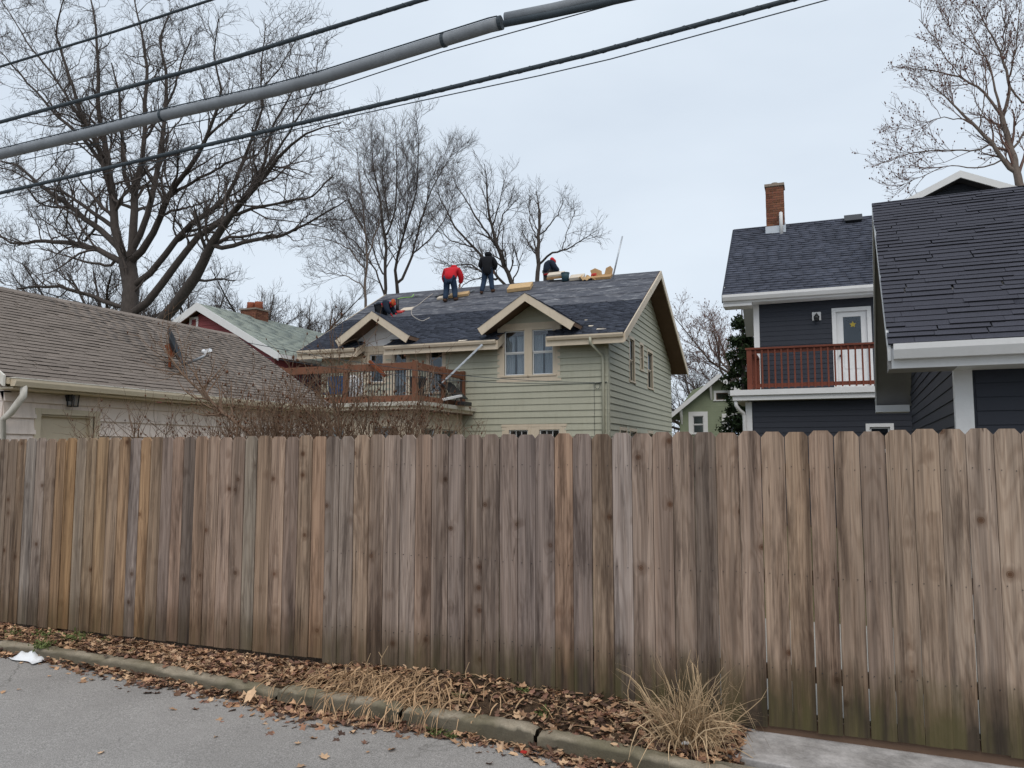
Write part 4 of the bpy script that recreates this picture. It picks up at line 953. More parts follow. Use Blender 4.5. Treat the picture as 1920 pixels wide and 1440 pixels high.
# roof
EY2, EZ2, RY2, RZ2 = 21.7, 5.97, 25.2, 8.75; EXL, EXR = -2.40, 5.2
v2 = Vector((0, RY2 - EY2, RZ2 - EZ2)); L2 = v2.length; v2.normalize(); n2 = Vector((1, 0, 0)).cross(v2)
RXL = -2.11
for s in (1, -1):
    q = (lambda y: y) if s > 0 else (lambda y: 2 * RY2 - y)
    m = MB(); m.prism([(EXL, q(EY2), EZ2), (EXL, q(RY2 - (.0 if s > 0 else .001)), RZ2), (EXL, q(RY2 - (.0 if s > 0 else .001)), RZ2 - .15), (EXL, q(EY2), EZ2 - .15)], (EXR - EXL, 0, 0)); m.build('roof_deck', 'white_paint', bh)
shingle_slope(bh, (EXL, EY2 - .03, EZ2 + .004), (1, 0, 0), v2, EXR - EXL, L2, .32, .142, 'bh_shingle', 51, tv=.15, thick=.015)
part('back_roof', 'roof_deck', bh, 'prism', [(EXL, 2 * RY2 - EY2, EZ2 + .01), (EXL, RY2, RZ2 + .01), (EXL, RY2, RZ2 + .025), (EXL, 2 * RY2 - EY2, EZ2 + .025)], (EXR - EXL, 0, 0))
m = MB(); m.prism([(EXL, EY2 - .01, EZ2 - .01), (EXL, EY2 - .15, EZ2), (EXL, EY2 - .15, EZ2 - .07), (EXL, EY2 - .10, EZ2 - .16), (EXL, EY2 - .01, EZ2 - .16)], (EXR - EXL, 0, 0)); m.build('gutter', 'white_paint', bh)
part('soffit', 'white_paint', bh, 'box', EXL, EXR, EY2 + .0, BWF - .05, EZ2 - .22, EZ2 - .155)
m = MB(); m.prism([(EXL - .03, EY2, EZ2 + .02), (EXL - .03, EY2, EZ2 - .2), (EXL - .03, RY2, RZ2 - .2), (EXL - .03, RY2, RZ2 + .02)], (.028, 0, 0)); m.build('rake_board', 'bh_siding', bh)
m = MB(); m.box(EXL, BW - .03, EY2 + .001, EY2 + .55, EZ2 - .30, EZ2 - .225); m.build('eave_return', 'white_paint', bh)
for k in range(24):
    x = EXL + (EXR - EXL) * k / 24; w = (EXR - EXL) / 24 * 1.1
    m = MB(); m.prism([(x, RY2 - .12, RZ2 - .07), (x, RY2, RZ2 + .03), (x, RY2 + .12, RZ2 - .07), (x, RY2, RZ2 + .01)], (w, 0, 0)); o = m.build('ridge_cap', 'bh_shingle', bh); t_ = rngS.uniform(.85, 1.1); set_tint(o.data, (t_,) * 3)
def pB(px, py): return hit(px, py, n2, (0, EY2, EZ2))
c = pY(1455, 436, 25.0)
brick_stack(bh, c.x - .26, c.x + .26, 24.75, 25.25, 8.35, 9.88, seed=9)
part('chimney_cap', 'mortar', bh, 'box', c.x - .29, c.x + .29, 24.72, 25.28, 9.88, 9.96); m = MB(); m.tube([(c.x, 25, 9.96), (c.x, 25, 10.05)], .1, 12); m.build('chimney_pot', 'mortar', bh)
m = MB(); m.box(c.x - .29, c.x + .3, 24.70, 24.74, 8.32, 8.62).box(c.x + .27, c.x + .3, 24.74, 25.2, 8.32, 8.7); m.build('flashing', 'light_metal', bh)
m = MB(); m.tube([(c.x + .17, 24.66, 8.25), (c.x + .17, 24.66, 9.0), (c.x + .17, 24.66, 9.02)], [.055, .055, .03], 10); m.build('vent_pipe', 'white_paint', bh, True)
p = pB(1600, 415); m = MB(); m.obox(p + n2 * .06, (1, 0, 0), v2, n2, .22, .17, .05); m.obox(p + n2 * .12, (1, 0, 0), v2, n2, .25, .2, .015); m.build('roof_vent', 'black_metal', bh)
# balcony: deck fascia, railing
m = MB(); m.box(-2.05, 3.0, 19.6, 22.19, 3.09, 3.22); m.build('deck_edge', 'white_paint', bh); m = MB(); m.box(-2.0, 3.0, 19.66, 22.18, 2.97, 3.088); m.build('deck_fascia', 'white_paint', bh)
m = MB(); m.tube([(-1.93, 19.74, 2.98), (-1.93, 19.74, 2.86), (-1.86, 19.8, 2.74), (-1.78, 19.9, 2.68), (-1.76, 19.93, 2.55), (-1.76, 19.93, .1)], .045, 8); m.build('downspout', 'white_paint', bh, True)
RT, RB = 4.28, 3.30; RXA, RXB = -1.62, 2.2; RYF = 20.0
part('railing_post', 'deck_red', bh, 'box', RXA - .05, RXA + .07, RYF - .05, RYF + .07, 3.221, RT - .05)
part('railing_post', 'deck_red', bh, 'box', RXA + .0, RXA + .1, 22.05, 22.16, 3.221, RT - .05)
part('top_rail', 'deck_red', bh, 'box', RXA - .08, RXB, RYF - .07, RYF + .09, RT - .045, RT)
part('rail', 'deck_red', bh, 'box', RXA + .07, RXB, RYF - .01, RYF + .03, RT - .14, RT - .05); part('rail', 'deck_red', bh, 'box', RXA + .07, RXB, RYF - .01, RYF + .03, RB, RB + .09)
part('top_rail', 'deck_red', bh, 'box', RXA - .06, RXA + .1, RYF + .091, 22.16, RT - .046, RT - .001); part('rail', 'deck_red', bh, 'box', RXA + .01, RXA + .05, RYF + .07, 22.05, RB, RB + .09)
k = RXA + .16
while k < RXB: part('baluster', 'deck_red', bh, 'box', k - .019, k + .019, RYF - .05, RYF - .012, RB - .03, RT - .05); k += .150
k = RYF + .2
while k < 22: part('baluster', 'deck_red', bh, 'box', RXA - .03, RXA + .008, k - .019, k + .019, RB - .03, RT - .05); k += .150
# cross gable rising behind the black garage
gx, gz, gy = pY(1800, 322, 22.0).x, pY(1800, 322, 22.0).z, 22.0; gs = .47; ghw = 1.75
gfr = Frame((0, gy + .4, 0), (1, 0, 0), (0, -1, 0))
wall_core(bh, gfr, gx - 1.4, gx + 1.4, 5.8, gz - .86, [], 'bh_siding', gable=[(gx - 1.4, gz - .859), (gx + 1.4, gz - .859), (gx, gz - .2)])
siding(bh, gfr, 0, 0, gz - .86, gz - .2, .132, [], 'bh_siding', rng=lambda z: (gx - (gz - .15 - z) / gs, gx + (gz - .15 - z) / gs), lap=.016)
for s in (-1, 1):
    hw_ = ghw if s < 0 else 4.2; hi, lo = Vector((gx, gy, gz)), Vector((gx + s * hw_, gy, gz - gs * hw_)); dn = Vector((0, 0, -.14))
    m = MB(); m.prism([hi, lo, lo + dn, hi + dn], (0, 8, 0)); m.build('roof_deck', 'roof_deck', bh)
    m = MB(); m.prism([hi + Vector((0, -.05, .02)), lo + Vector((0, -.05, .02)), lo + Vector((0, -.05, -.15)), hi + Vector((0, -.05, -.16))], (0, .048, 0)); m.build('rake_board', 'white_paint', bh)
m = MB(); m.box(BW + .2, BXR, BWF + 1.6, BWF + 1.7, 0, 5.7).box(BW + .2, BXR, BWF + .13, BWF + 1.6, 3.1, 3.2).box(BW + .2, 2.9, BLF + 1.2, BLF + 1.3, 0, 2.9); m.build('inner_wall', 'room_dark', bh)
part('wall', 'bh_siding', bh, 'prism', [(gx + 1.4, gy + .4, gz - 2.0), (gx + 1.4, gy + .4, gz - .87), (gx + 3.9, gy + .4, gz - 2.0)], (0, .1, 0))

# ================================================================= BLACK GARAGE (nearest, right)
bgx = R(-2.5); bgo = Vector((0.66, 8.9, 0))
bg_ = thing('garage', bgo, 'charcoal garage with white gutter and dark wavy shingle roof behind the fence', 'garage', rz=bgx)
XF = Matrix.Translation(bgo) @ Matrix.Rotation(bgx, 4, 'Z')
GZ, GR, GD, GW = 2.80, 5.66, 4.62, 6.5
vb = Vector((0, GD, GR - GZ)); LB = vb.length; vb.normalize()
def bslab(nm, mat, x0, x1, top, th, y0=0.0):
    m = MB(); m.prism([(x0, y0, GZ + top), (x0, GD, GR + top), (x0, 2 * GD, GZ + top), (x0, 2 * GD, GZ + top - th), (x0, GD, GR + top - th), (x0, y0, GZ + top - th)], (x1 - x0, 0, 0)); return m.build(nm, mat, bg_)
bslab('roof_deck', 'bg_soffit', .03, GW, 0, .13)
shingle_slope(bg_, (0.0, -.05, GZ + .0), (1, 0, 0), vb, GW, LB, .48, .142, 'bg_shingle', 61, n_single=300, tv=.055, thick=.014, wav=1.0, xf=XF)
for k in range(22):
    x = GW * k / 22; m = MB(); m.prism([(x, GD - .12, GR - .06), (x, GD, GR + .03), (x, GD + .12, GR - .06), (x, GD, GR + .012)], (GW / 22 * 1.1, 0, 0)); o = m.build('ridge_cap', 'bg_shingle', bg_); t_ = rngS.uniform(.85, 1.1); set_tint(o.data, (t_,) * 3)
for (ya, za, yb_, zb_) in ((-.02, GZ, GD, GR), (2 * GD + .02, GZ, GD + .001, GR)):
    m = MB(); m.prism([(0, ya, za + .0), (0, ya, za - .16), (0, yb_, zb_ - .16), (0, yb_, zb_ + .0)], (.028, 0, 0)); m.build('rake_board', 'white_paint', bg_)
m = MB(); m.prism([(.05, -.01, GZ - .02), (.05, -.15, GZ + .0), (.05, -.15, GZ - .06), (.05, -.11, GZ - .15), (.05, -.01, GZ - .15)], (GW - .05, 0, 0)); m.build('gutter', 'white_paint', bg_)
part('fascia', 'white_paint', bg_, 'box', .03, GW, -.008, .02, GZ - .24, GZ - .03)
part('soffit', 'white_paint', bg_, 'box', .03, GW, .021, .5, GZ - .24, GZ - .20)
part('eave_box', 'white_paint', bg_, 'box', .0, .62, 2 * GD - .5, 2 * GD, GZ - .27, GZ - .13)
part('eave_box', 'bg_soffit', bg_, 'prism', [(.002, .0, GZ - .245), (.002, .0, GZ - .1), (.002, .3, GZ + .03), (.002, .45, GZ - .245)], (.62, 0, 0))
fa = Frame((0, .5, 0), (1, 0, 0), (0, -1, 0)); fb = Frame((.66, 0, 0), (0, 1, 0), (-1, 0, 0))
wall_core(bg_, fa, .66, GW - .5, 0, GZ - .2, [], 'bh_siding'); siding(bg_, fa, .83, GW - .5, .1, GZ - .22, .145, [], 'bh_siding', lap=.018)
wall_core(bg_, fb, .63, 2 * GD - .5, 0, GZ - .2, [], 'bh_siding', gable=[(.63, GZ - .199), (2 * GD - .5, GZ - .199), (GD, GR - .25)])
siding(bg_, fb, .66, 2 * GD - .5, .1, GR - .3, .145, [], 'bh_siding', rng=lambda z: (.66, 2 * GD - .5) if z < GZ - .05 else (GD - (GR - .2 - z) / .62, GD + (GR - .2 - z) / .62), lap=.018)
m = MB(); m.fbox(fa, .63, .80, 0, GZ - .21, 0, .03).fbox(fb, .501, .63, 0, GZ - .21, 0, .028); m.build('corner_board', 'white_paint', bg_)
for (y, n_) in ((2 * GD - .5, 1),): part('wall', 'bh_siding', bg_, 'box', .8, GW - .5, y - .12, y, 0, GZ - .2)

# ================================================================= TREES
def octs(pts, r, rg):
    """small eight-sided buds"""
    n = len(pts); base = np.array([[1, 0, 0], [-1, 0, 0], [0, 1, 0], [0, -1, 0], [0, 0, 1.6], [0, 0, -1.6]], float)
    tr = np.array([[0, 2, 4], [2, 1, 4], [1, 3, 4], [3, 0, 4], [2, 0, 5], [1, 2, 5], [3, 1, 5], [0, 3, 5]])
    V = pts[:, None, :] + base[None] * (r * rg.uniform(.6, 1.5, (n, 1, 1))) + rg.normal(size=(n, 6, 3)) * r * .25
    return V.reshape(-1, 3), (tr[None] + np.arange(n)[:, None, None] * 6).reshape(-1, 3)
def limbs_px(limbs, Y, seed, k=14, depth=.32, wob=1.1, wk=.76):
    rg = np.random.default_rng(seed); out = []; hist = []
    for L in limbs:
        P = resample([(*q[:2], 0, q[2]) if len(q) > 2 else (*q, 0, 0) for q in L], k); n = len(P)
        ln = np.linalg.norm(np.diff(P[:, :2], axis=0), axis=1).sum() * (Y * 1.15) / F_PX
        dep = rg.uniform(-1, 1) * depth * ln; y0 = Y
        best = None
        for par, pp in hist:
            d2 = np.hypot(pp[:, 0] - P[0, 0], pp[:, 1] - P[0, 1]); i = int(d2.argmin())
            if d2[i] < 26 and (best is None or d2[i] < best[0]): best = (d2[i], pp[i], par[i])
        if best is not None:                       # start on the parent's centre line
            y0 = best[2][1]; q = best[1]; P[0, 0], P[0, 1] = q[0], q[1]
            P[1, :2] = P[1, :2] * .8 + P[0, :2] * .2
        w = rg.normal(size=(n, 2)) * wob; w[0] = 0; w = np.cumsum(w, 0) * .45 + w * .5; w *= min(1.0, 60 / max(P[0, 3] * 2, 20))
        pl = []
        for i in range(n):
            t = i / (n - 1); yy = y0 + dep * t ** 1.2
            px, py = P[i, 0] + w[i, 0], P[i, 1] + w[i, 1]; p = pY(px, py, yy); z = proj(p)[2]; pl.append((*p, max(P[i, 3] * wk, 1.1) / 2 * z / F_PX))
        out.append(pl); hist.append((np.array(pl), np.array([proj(q[:3])[:2] for q in pl])))
    return np.array(out)
def finish_tree(name, label, limbs, base, seed, lv, mats=('bark_dark', 'twig'), tip=None, group=None, bole=None, trop=.12):
    rg = np.random.default_rng(seed); t = thing(name, base, label, 'tree', group)
    parents = limbs; G, Sd = [], []
    for i, (pm, k, l0, l1, ang, rf, rm, jt) in enumerate(lv):
        src = parents if i == 0 else np.concatenate([C[rg.random(len(C)) < 1.0] for C in [parents]])
        C = spawn(src, rg, pm, k, l0, l1, ang, rf, rm, trop=trop, jit=jt, t0=.16 if i else .14)
        G.append(C); Sd.append(4 if i == 0 else 3); parents = C
    tr = [limbs] + ([bole] if bole is not None else [])
    wood_obj('trunk', tr, [9] * len(tr), mats[0], t)
    cr = wood_obj('crown', G, Sd, mats[1], t)
    if tip:
        r, frac, mt = tip; C = G[-1]; pts = np.concatenate([C[:, -1, :3], C[:, C.shape[1] // 2, :3]]); pts = pts[rg.random(len(pts)) < frac]
        V, T = octs(pts, r, rg); me = fast_mesh('buds', V - np.array(base), tris=T); o = link('buds', me, mt, t); o['kind'] = 'stuff'
    return t
def bole_to_ground(p, r, k=14):
    p = np.array(p); q = np.array([p[0], p[1], 0.0]); pts = [(q[0] + .0, q[1], -.1, r * 1.35), (q[0], q[1], .8, r * 1.1), (*(q * .5 + p * .5), r * 1.02), (*p, r)]
    return resample(pts, k)[None]
S24 = lambda L, sc=2.4, ox=0, oy=0: [[(ox + q[0] / sc, oy + q[1] / sc, q[2] / sc) for q in l] for l in L]

oakL = S24([
 [(580, 1440, 84), (582, 1290, 80), (575, 1180, 84)],
 [(548, 1190, 48), (515, 1020, 40), (505, 870, 36), (480, 700, 28), (440, 500, 22), (445, 300, 15), (430, 100, 10), (400, -40, 6)],
 [(510, 880, 26), (430, 640, 22), (370, 530, 18), (300, 330, 14), (250, 150, 9), (290, -20, 5)],
 [(500, 800, 22), (380, 620, 18), (250, 510, 14), (150, 400, 10), (60, 300, 8), (-20, 210, 5)],
 [(370, 540, 14), (240, 340, 10), (130, 200, 8), (60, 80, 5), (10, 0, 4)],
 [(590, 1190, 46), (600, 1000, 38), (600, 850, 34), (640, 700, 24), (650, 500, 20), (660, 300, 15), (640, 150, 10), (600, -20, 6)],
 [(600, 900, 26), (565, 780, 20), (545, 550, 16), (530, 400, 10), (500, 280, 6)],
 [(615, 1110, 34), (680, 900, 28), (710, 720, 24), (740, 500, 18), (735, 320, 14), (700, 180, 10), (760, 40, 6)],
 [(660, 620, 14), (780, 420, 11), (810, 300, 8), (860, 150, 5)],
 [(620, 1190, 40), (700, 1030, 32), (760, 870, 28), (870, 740, 22), (940, 600, 18), (1000, 430, 12), (960, 250, 8), (980, 90, 5)],
 [(930, 620, 14), (1040, 520, 10), (1150, 430, 8), (1260, 300, 5), (1330, 180, 4)],
 [(632, 1290, 34), (760, 1120, 30), (870, 1000, 26), (990, 930, 24), (1060, 830, 20), (1130, 650, 15), (1190, 500, 11), (1180, 300, 7), (1200, 120, 4)],
 [(640, 1430, 42), (760, 1230, 36), (900, 1060, 30), (1040, 970, 24), (1130, 850, 20), (1190, 740, 16), (1210, 600, 12), (1300, 450, 8), (1360, 330, 5)],
 [(730, 1440, 60), (880, 1250, 52), (960, 1090, 42), (1050, 960, 32), (1180, 820, 24), (1280, 690, 16), (1400, 600, 10), (1540, 560, 5)],
 [(970, 1130, 24), (1150, 1075, 19), (1290, 1050, 15), (1420, 980, 10), (1560, 900, 5)],
 [(1040, 980, 20), (1130, 940, 16), (1260, 910, 12), (1400, 880, 9), (1500, 780, 5)],
 [(1120, 860, 18), (1240, 700, 13), (1330, 560, 9), (1430, 400, 6), (1440, 260, 4)],
 [(540, 1190, 36), (460, 1130, 28), (330, 1090, 24), (200, 1080, 18), (60, 1090, 12), (-20, 1040, 8)],
 [(515, 1090, 34), (400, 1000, 28), (270, 900, 22), (150, 820, 16), (60, 740, 11), (-20, 720, 7)],
 [(560, 1390, 24), (420, 1330, 20), (280, 1290, 16), (150, 1290, 12), (80, 1300, 7)],
 [(480, 1000, 24), (400, 940, 18), (300, 870, 13), (190, 840, 10), (60, 770, 7), (-20, 750, 5)],
 [(520, 1200, 16), (420, 1190, 12), (300, 1150, 8), (180, 1120, 5)],
 [(760, 880, 18), (900, 800, 14), (1040, 730, 10), (1110, 700, 6)],
 [(740, 960, 14), (860, 930, 10), (940, 900, 6)],
], 2.4)
YO = 27.0
ol_ = limbs_px(oakL, YO, 4, k=16, depth=.35, wk=.9)
b0 = pY(243, 598, YO); bole = bole_to_ground(b0, .5, 16)
b1 = pY(305, 599, YO + .5); bole2 = bole_to_ground(b1, .38, 16); b2 = pY(268, 597, YO + .3); bole3 = bole_to_ground(b2, .27, 16)
finish_tree('oak_tree', 'huge bare oak with many spreading limbs behind the brown garage roof', ol_, (b0.x, YO, 0), 11,
            [(1.7, 8, 1.8, 4.6, (25, 65), .5, .018, .24), (2.6, 6, .9, 2.3, (25, 65), .6, .012, .26), (4.4, 5, .4, 1.2, (25, 65), .6, .0085, .28), (2.6, 4, .25, .7, (25, 60), .7, .0075, .25)], bole=np.concatenate([bole, bole2, bole3]))

C2_ = lambda L: S24(L, 3.556, 600, 200)
TL = (1.2, 6, 1.6, 4.0, (14, 40), .55, .016, .12)
def ltree(name, label, L, Y, seed, base_px, r, lv=None, **kw):
    Lb = limbs_px(L, Y, seed); p = pY(*base_px, Y)
    finish_tree(name, label, Lb, (p.x, Y, 0), seed + 100, lv or [(2.6, 6, 1.6, 4.6, (18, 60), .45, .015, .17), (3.8, 5, .9, 2.5, (20, 60), .6, .0105, .2), (4.2, 4, .5, 1.4, (20, 60), .6, .008, .22)], bole=bole_to_ground(Lb[0][0, :3], Lb[0][0, 3]), **kw)
ltree('bare_tree', 'tall upright bare tree with fine vertical twigs behind the green house roof', C2_([
 [(430, 1300, 30), (440, 950, 26), (400, 640, 18), (350, 420, 12), (330, 180, 5)], [(440, 900, 18), (500, 700, 14), (520, 400, 9), (500, 90, 4)],
 [(520, 1270, 34), (500, 1050, 24), (560, 850, 18), (640, 600, 12), (660, 300, 7), (650, 120, 4)], [(540, 1210, 26), (620, 980, 20), (700, 700, 14), (790, 480, 9), (910, 280, 4)],
 [(430, 1150, 16), (350, 950, 12), (280, 800, 9), (200, 640, 5)], [(600, 1000, 14), (720, 900, 11), (830, 760, 8), (900, 560, 4)], [(470, 800, 14), (420, 500, 9), (430, 250, 5)], [(560, 850, 12), (600, 620, 9), (590, 300, 5)],
 [(410, 650, 10), (300, 450, 7), (290, 280, 4)], [(440, 1280, 18), (370, 1080, 14), (240, 900, 10), (60, 780, 5)], [(700, 720, 10), (730, 500, 7), (800, 330, 4)]]), 46, 21, (722, 552), .35, trop=.16)
ltree('bare_tree', 'slender bare tree with forked stem left of the tall upright one, behind the dark roof', C2_([
 [(305, 1290, 24), (320, 1000, 20), (290, 640, 12), (260, 420, 6)], [(318, 1000, 14), (380, 800, 10), (420, 620, 6)], [(310, 1100, 14), (200, 950, 10), (80, 900, 7), (-60, 860, 4)], [(305, 850, 10), (220, 700, 7), (180, 560, 4)], [(300, 1200, 10), (180, 1120, 8), (40, 1100, 4)]]), 40, 23, (686, 556), .2, mats=('bark_grey', 'twig'))
ltree('bare_tree', 'wide forked bare tree behind the roofer in the black hooded jacket', C2_([
 [(1310, 1230, 42), (1200, 980, 32), (1130, 740, 22), (1110, 540, 14), (1100, 380, 5)], [(1270, 1240, 26), (1040, 960, 22), (880, 780, 15), (770, 560, 6)], [(1190, 960, 22), (1050, 750, 16), (960, 620, 10), (880, 490, 4)],
 [(1150, 800, 14), (1200, 640, 9), (1240, 490, 4)], [(1180, 900, 14), (1230, 720, 10), (1345, 590, 5)], [(1190, 1180, 22), (1000, 1040, 12), (880, 1055, 8), (760, 1000, 4)], [(1280, 1190, 14), (1330, 1060, 10), (1290, 900, 5)], [(1010, 930, 14), (860, 890, 9), (740, 740, 4)], [(1120, 1130, 12), (980, 1170, 8), (860, 1250, 5)]]), 42, 25, (966, 535), .34, lv=[(2.8, 6, 1.1, 3.2, (18, 60), .45, .014, .17), (4.0, 5, .7, 1.8, (20, 60), .6, .0095, .2), (4.2, 4, .35, 1.1, (20, 60), .6, .0075, .22)])
ltree('bare_tree', 'compact bare tree with dark trunk beside the red hooded roofer', C2_([
 [(1450, 1200, 40), (1460, 960, 34), (1480, 700, 20), (1450, 575, 5)], [(1470, 1040, 22), (1540, 975, 18), (1640, 955, 13), (1720, 900, 9), (1840, 820, 4)], [(1480, 850, 14), (1560, 760, 9), (1630, 640, 4)], [(1455, 900, 12), (1400, 760, 9), (1390, 630, 4)], [(1450, 1000, 12), (1390, 900, 8), (1345, 820, 4)], [(1620, 958, 9), (1640, 860, 7), (1700, 700, 4)]]), 40, 27, (1008, 532), .3, lv=[(3.0, 6, .8, 2.2, (18, 60), .45, .013, .17), (4.2, 5, .5, 1.4, (20, 60), .6, .009, .2), (4.4, 4, .3, .9, (20, 60), .6, .0075, .22)])

C3_ = lambda L: S24(L, 3.79, 1620, 0)
ltree('budding_tree', 'bare tree with reddish buds rising behind the charcoal gable', C3_([
 [(1115, 1340, 72), (1060, 1100, 60), (990, 820, 46)], [(1065, 1240, 46), (880, 990, 34), (700, 820, 22), (580, 690, 12), (470, 600, 5)], [(985, 830, 28), (850, 640, 22), (680, 545, 16), (480, 495, 9), (190, 470, 4)],
 [(990, 830, 26), (930, 640, 20), (900, 480, 14), (800, 300, 9), (660, 60, 4)], [(1000, 820, 34), (1040, 600, 26), (960, 350, 18), (850, 150, 10), (780, 20, 5)], [(870, 1070, 16), (640, 1065, 12), (350, 1070, 8), (120, 1150, 4)],
 [(970, 1165, 16), (800, 1190, 12), (600, 1180, 8), (250, 1330, 4)], [(820, 900, 12), (850, 700, 9), (860, 560, 5)], [(1035, 620, 20), (1137, 740, 16), (1300, 500, 8)], [(1080, 1050, 22), (1150, 900, 16), (1260, 650, 8), (1300, 350, 5)],
 [(1040, 560, 16), (1080, 350, 12), (1100, 100, 7), (1120, -80, 4)], [(970, 380, 12), (1000, 200, 9), (960, 0, 5)], [(740, 850, 12), (560, 820, 8), (300, 900, 4)], [(680, 545, 9), (520, 300, 6), (400, 130, 3)], [(860, 420, 9), (650, 250, 6), (530, 60, 3)]]), 33, 31, (1914, 360), .24,
 lv=[(2.6, 6, 1.0, 3.0, (18, 50), .5, .013, .15), (4.4, 5, .6, 1.7, (20, 50), .6, .009, .18), (4.6, 4, .25, .8, (20, 55), .6, .007, .2)], tip=(.022, .4, 'bud'), mats=('bark_grey', 'twig_red'))

def auto_tree(name, label, px, Y, h, seed, nl=7, spread=.55, fork=.3, r=.2, lv=None, mats=('bark_dark', 'twig'), **kw):
    rg = np.random.default_rng(seed); bx = pY(px, 800, Y).x; L = []
    tr = [(bx, Y, -.1, r * 1.2), (bx + rg.normal() * .1, Y, h * fork * .5, r), (bx + rg.normal() * .25, Y + rg.normal() * .2, h * fork, r * .85), (bx + rg.normal() * .5, Y, h * .62, r * .5), (bx + rg.normal() * .8, Y, h * .9, r * .12)]
    L.append(resample(tr, 14))
    for i in range(nl):
        a = 2 * math.pi * (i + rg.random() * .6) / nl; t = rg.uniform(fork * .8, .6); s = spread * h * rg.uniform(.4, .75)
        p0 = np.array([np.interp(h * t, L[0][:, 2], L[0][:, 0]), np.interp(h * t, L[0][:, 2], L[0][:, 1]), h * t])
        p = [(*p0, r * .5)]
        for q in (.3, .65, 1.0): p.append((p0[0] + math.cos(a) * s * q ** .8 + rg.normal() * .2, p0[1] + math.sin(a) * s * q ** .8, p0[2] + (h * rg.uniform(.25, .42)) * q ** 1.25, r * .5 * (1 - q * .8)))
        L.append(resample(p, 14))
    finish_tree(name, label, np.array(L), (bx, Y, 0), seed + 7, lv or [(2.3, 6, 1.5, 3.8, (20, 55), .5, .015, .18), (3.6, 5, .8, 2.1, (20, 55), .6, .012, .2), (4.0, 4, .4, 1.2, (20, 55), .6, .0095, .22)], mats=mats, **kw)
auto_tree('bare_tree', 'grey bare tree whose straight stem stands left of the oak trunk', 183, 36, 15, 41, r=.28)
auto_tree('bare_tree', 'bushy bare tree at the far end of the brown roof ridge, left of the oak', 14, 34, 12.5, 42, nl=9, r=.3)
auto_tree('bare_tree', 'low twiggy bare tree rising behind the brick chimney with clay pots', 438, 40, 12.5, 43, nl=9, spread=.7, r=.25)
auto_tree('bare_tree', 'spreading bare tree between the pale green roof and the dark roof', 560, 43, 12, 44, nl=10, spread=.8, r=.25)
auto_tree('bare_tree', 'faint bare tree behind the gable end of the green house', 1285, 58, 9.0, 45, nl=9, spread=.8, r=.2)
auto_tree('bare_tree', 'pale bare tree behind the evergreen and the small green house', 1362, 62, 13.5, 46, nl=10, spread=.6, r=.2, tip=(.03, .3, 'bud'), mats=('bark_grey', 'twig_red'))
auto_tree('bare_tree', 'distant bare tree showing through the fork of the oak', 340, 50, 17, 48, nl=11, spread=.7, r=.25)
auto_tree('bare_tree', 'distant rounded bare tree above the pale green roof ridge', 505, 54, 17, 49, nl=11, spread=.75, r=.25)
auto_tree('bare_tree', 'small bare tree tucked behind the lower oak limbs', 100, 48, 14, 47, nl=9, spread=.7, r=.25)

# evergreen between the houses
rg_ = np.random.default_rng(77); cx, cyy, H = pY(1394, 700, 30).x, 30.0, 7.4
ev = thing('evergreen_tree', (cx, cyy, 0), 'dark green evergreen squeezed between the small green house and the charcoal house', 'tree')
MB().tube([(cx, cyy, 0), (cx, cyy, 3), (cx, cyy, H - .3)], [.16, .12, .02], 8).build('trunk', 'bark_dark', ev, True)
nb = 170; zb = H * (1 - rg_.random(nb) ** .62) * .97 + .15; ab = rg_.uniform(0, 2 * np.pi, nb); rb = (1.25 * (1 - zb / H) ** .75 + .12) * rg_.uniform(.65, 1.15, nb)
V, T, tn = [], [], []
n_per = 70; cen = []
for i in range(nb):
    q = rg_.random(n_per) ** .7; d = np.array([math.cos(ab[i]), math.sin(ab[i])])
    P = np.stack([cx + d[0] * rb[i] * q + rg_.normal(size=n_per) * .07, cyy + d[1] * rb[i] * q + rg_.normal(size=n_per) * .07, zb[i] + .12 * q - .35 * q * q * rb[i] + rg_.normal(size=n_per) * .06], 1); cen.append(P)
P = np.concatenate(cen); n = len(P); A = unit(rg_.normal(size=(n, 3)) + np.array([0, 0, -.3])); B = unit(np.cross(A, rg_.normal(size=(n, 3)))); s = rg_.uniform(.05, .13, (n, 1))
V = np.stack([P - A * s, P + B * s * .35, P + A * s, P - B * s * .35], 1).reshape(-1, 3); Q = np.arange(n * 4).reshape(-1, 4); t_ = np.repeat(rg_.uniform(.6, 1.5, n), 4)[:, None] * np.array([[1, 1, .9]])
me = fast_mesh('crown', V - np.array([cx, cyy, 0]), quads=Q, tint=t_); link('crown', me, 'conifer_green', ev)
wood_obj('boughs', [np.stack([np.stack([np.full(nb, cx), np.full(nb, cyy), zb, np.full(nb, .02)], 1), np.stack([cx + np.cos(ab) * rb * .5, cyy + np.sin(ab) * rb * .5, zb + .05, np.full(nb, .014)], 1), np.stack([cx + np.cos(ab) * rb * .95, cyy + np.sin(ab) * rb * .95, zb - .2 * rb, np.full(nb, .005)], 1)], 1)], [3], 'bark_dark', ev)

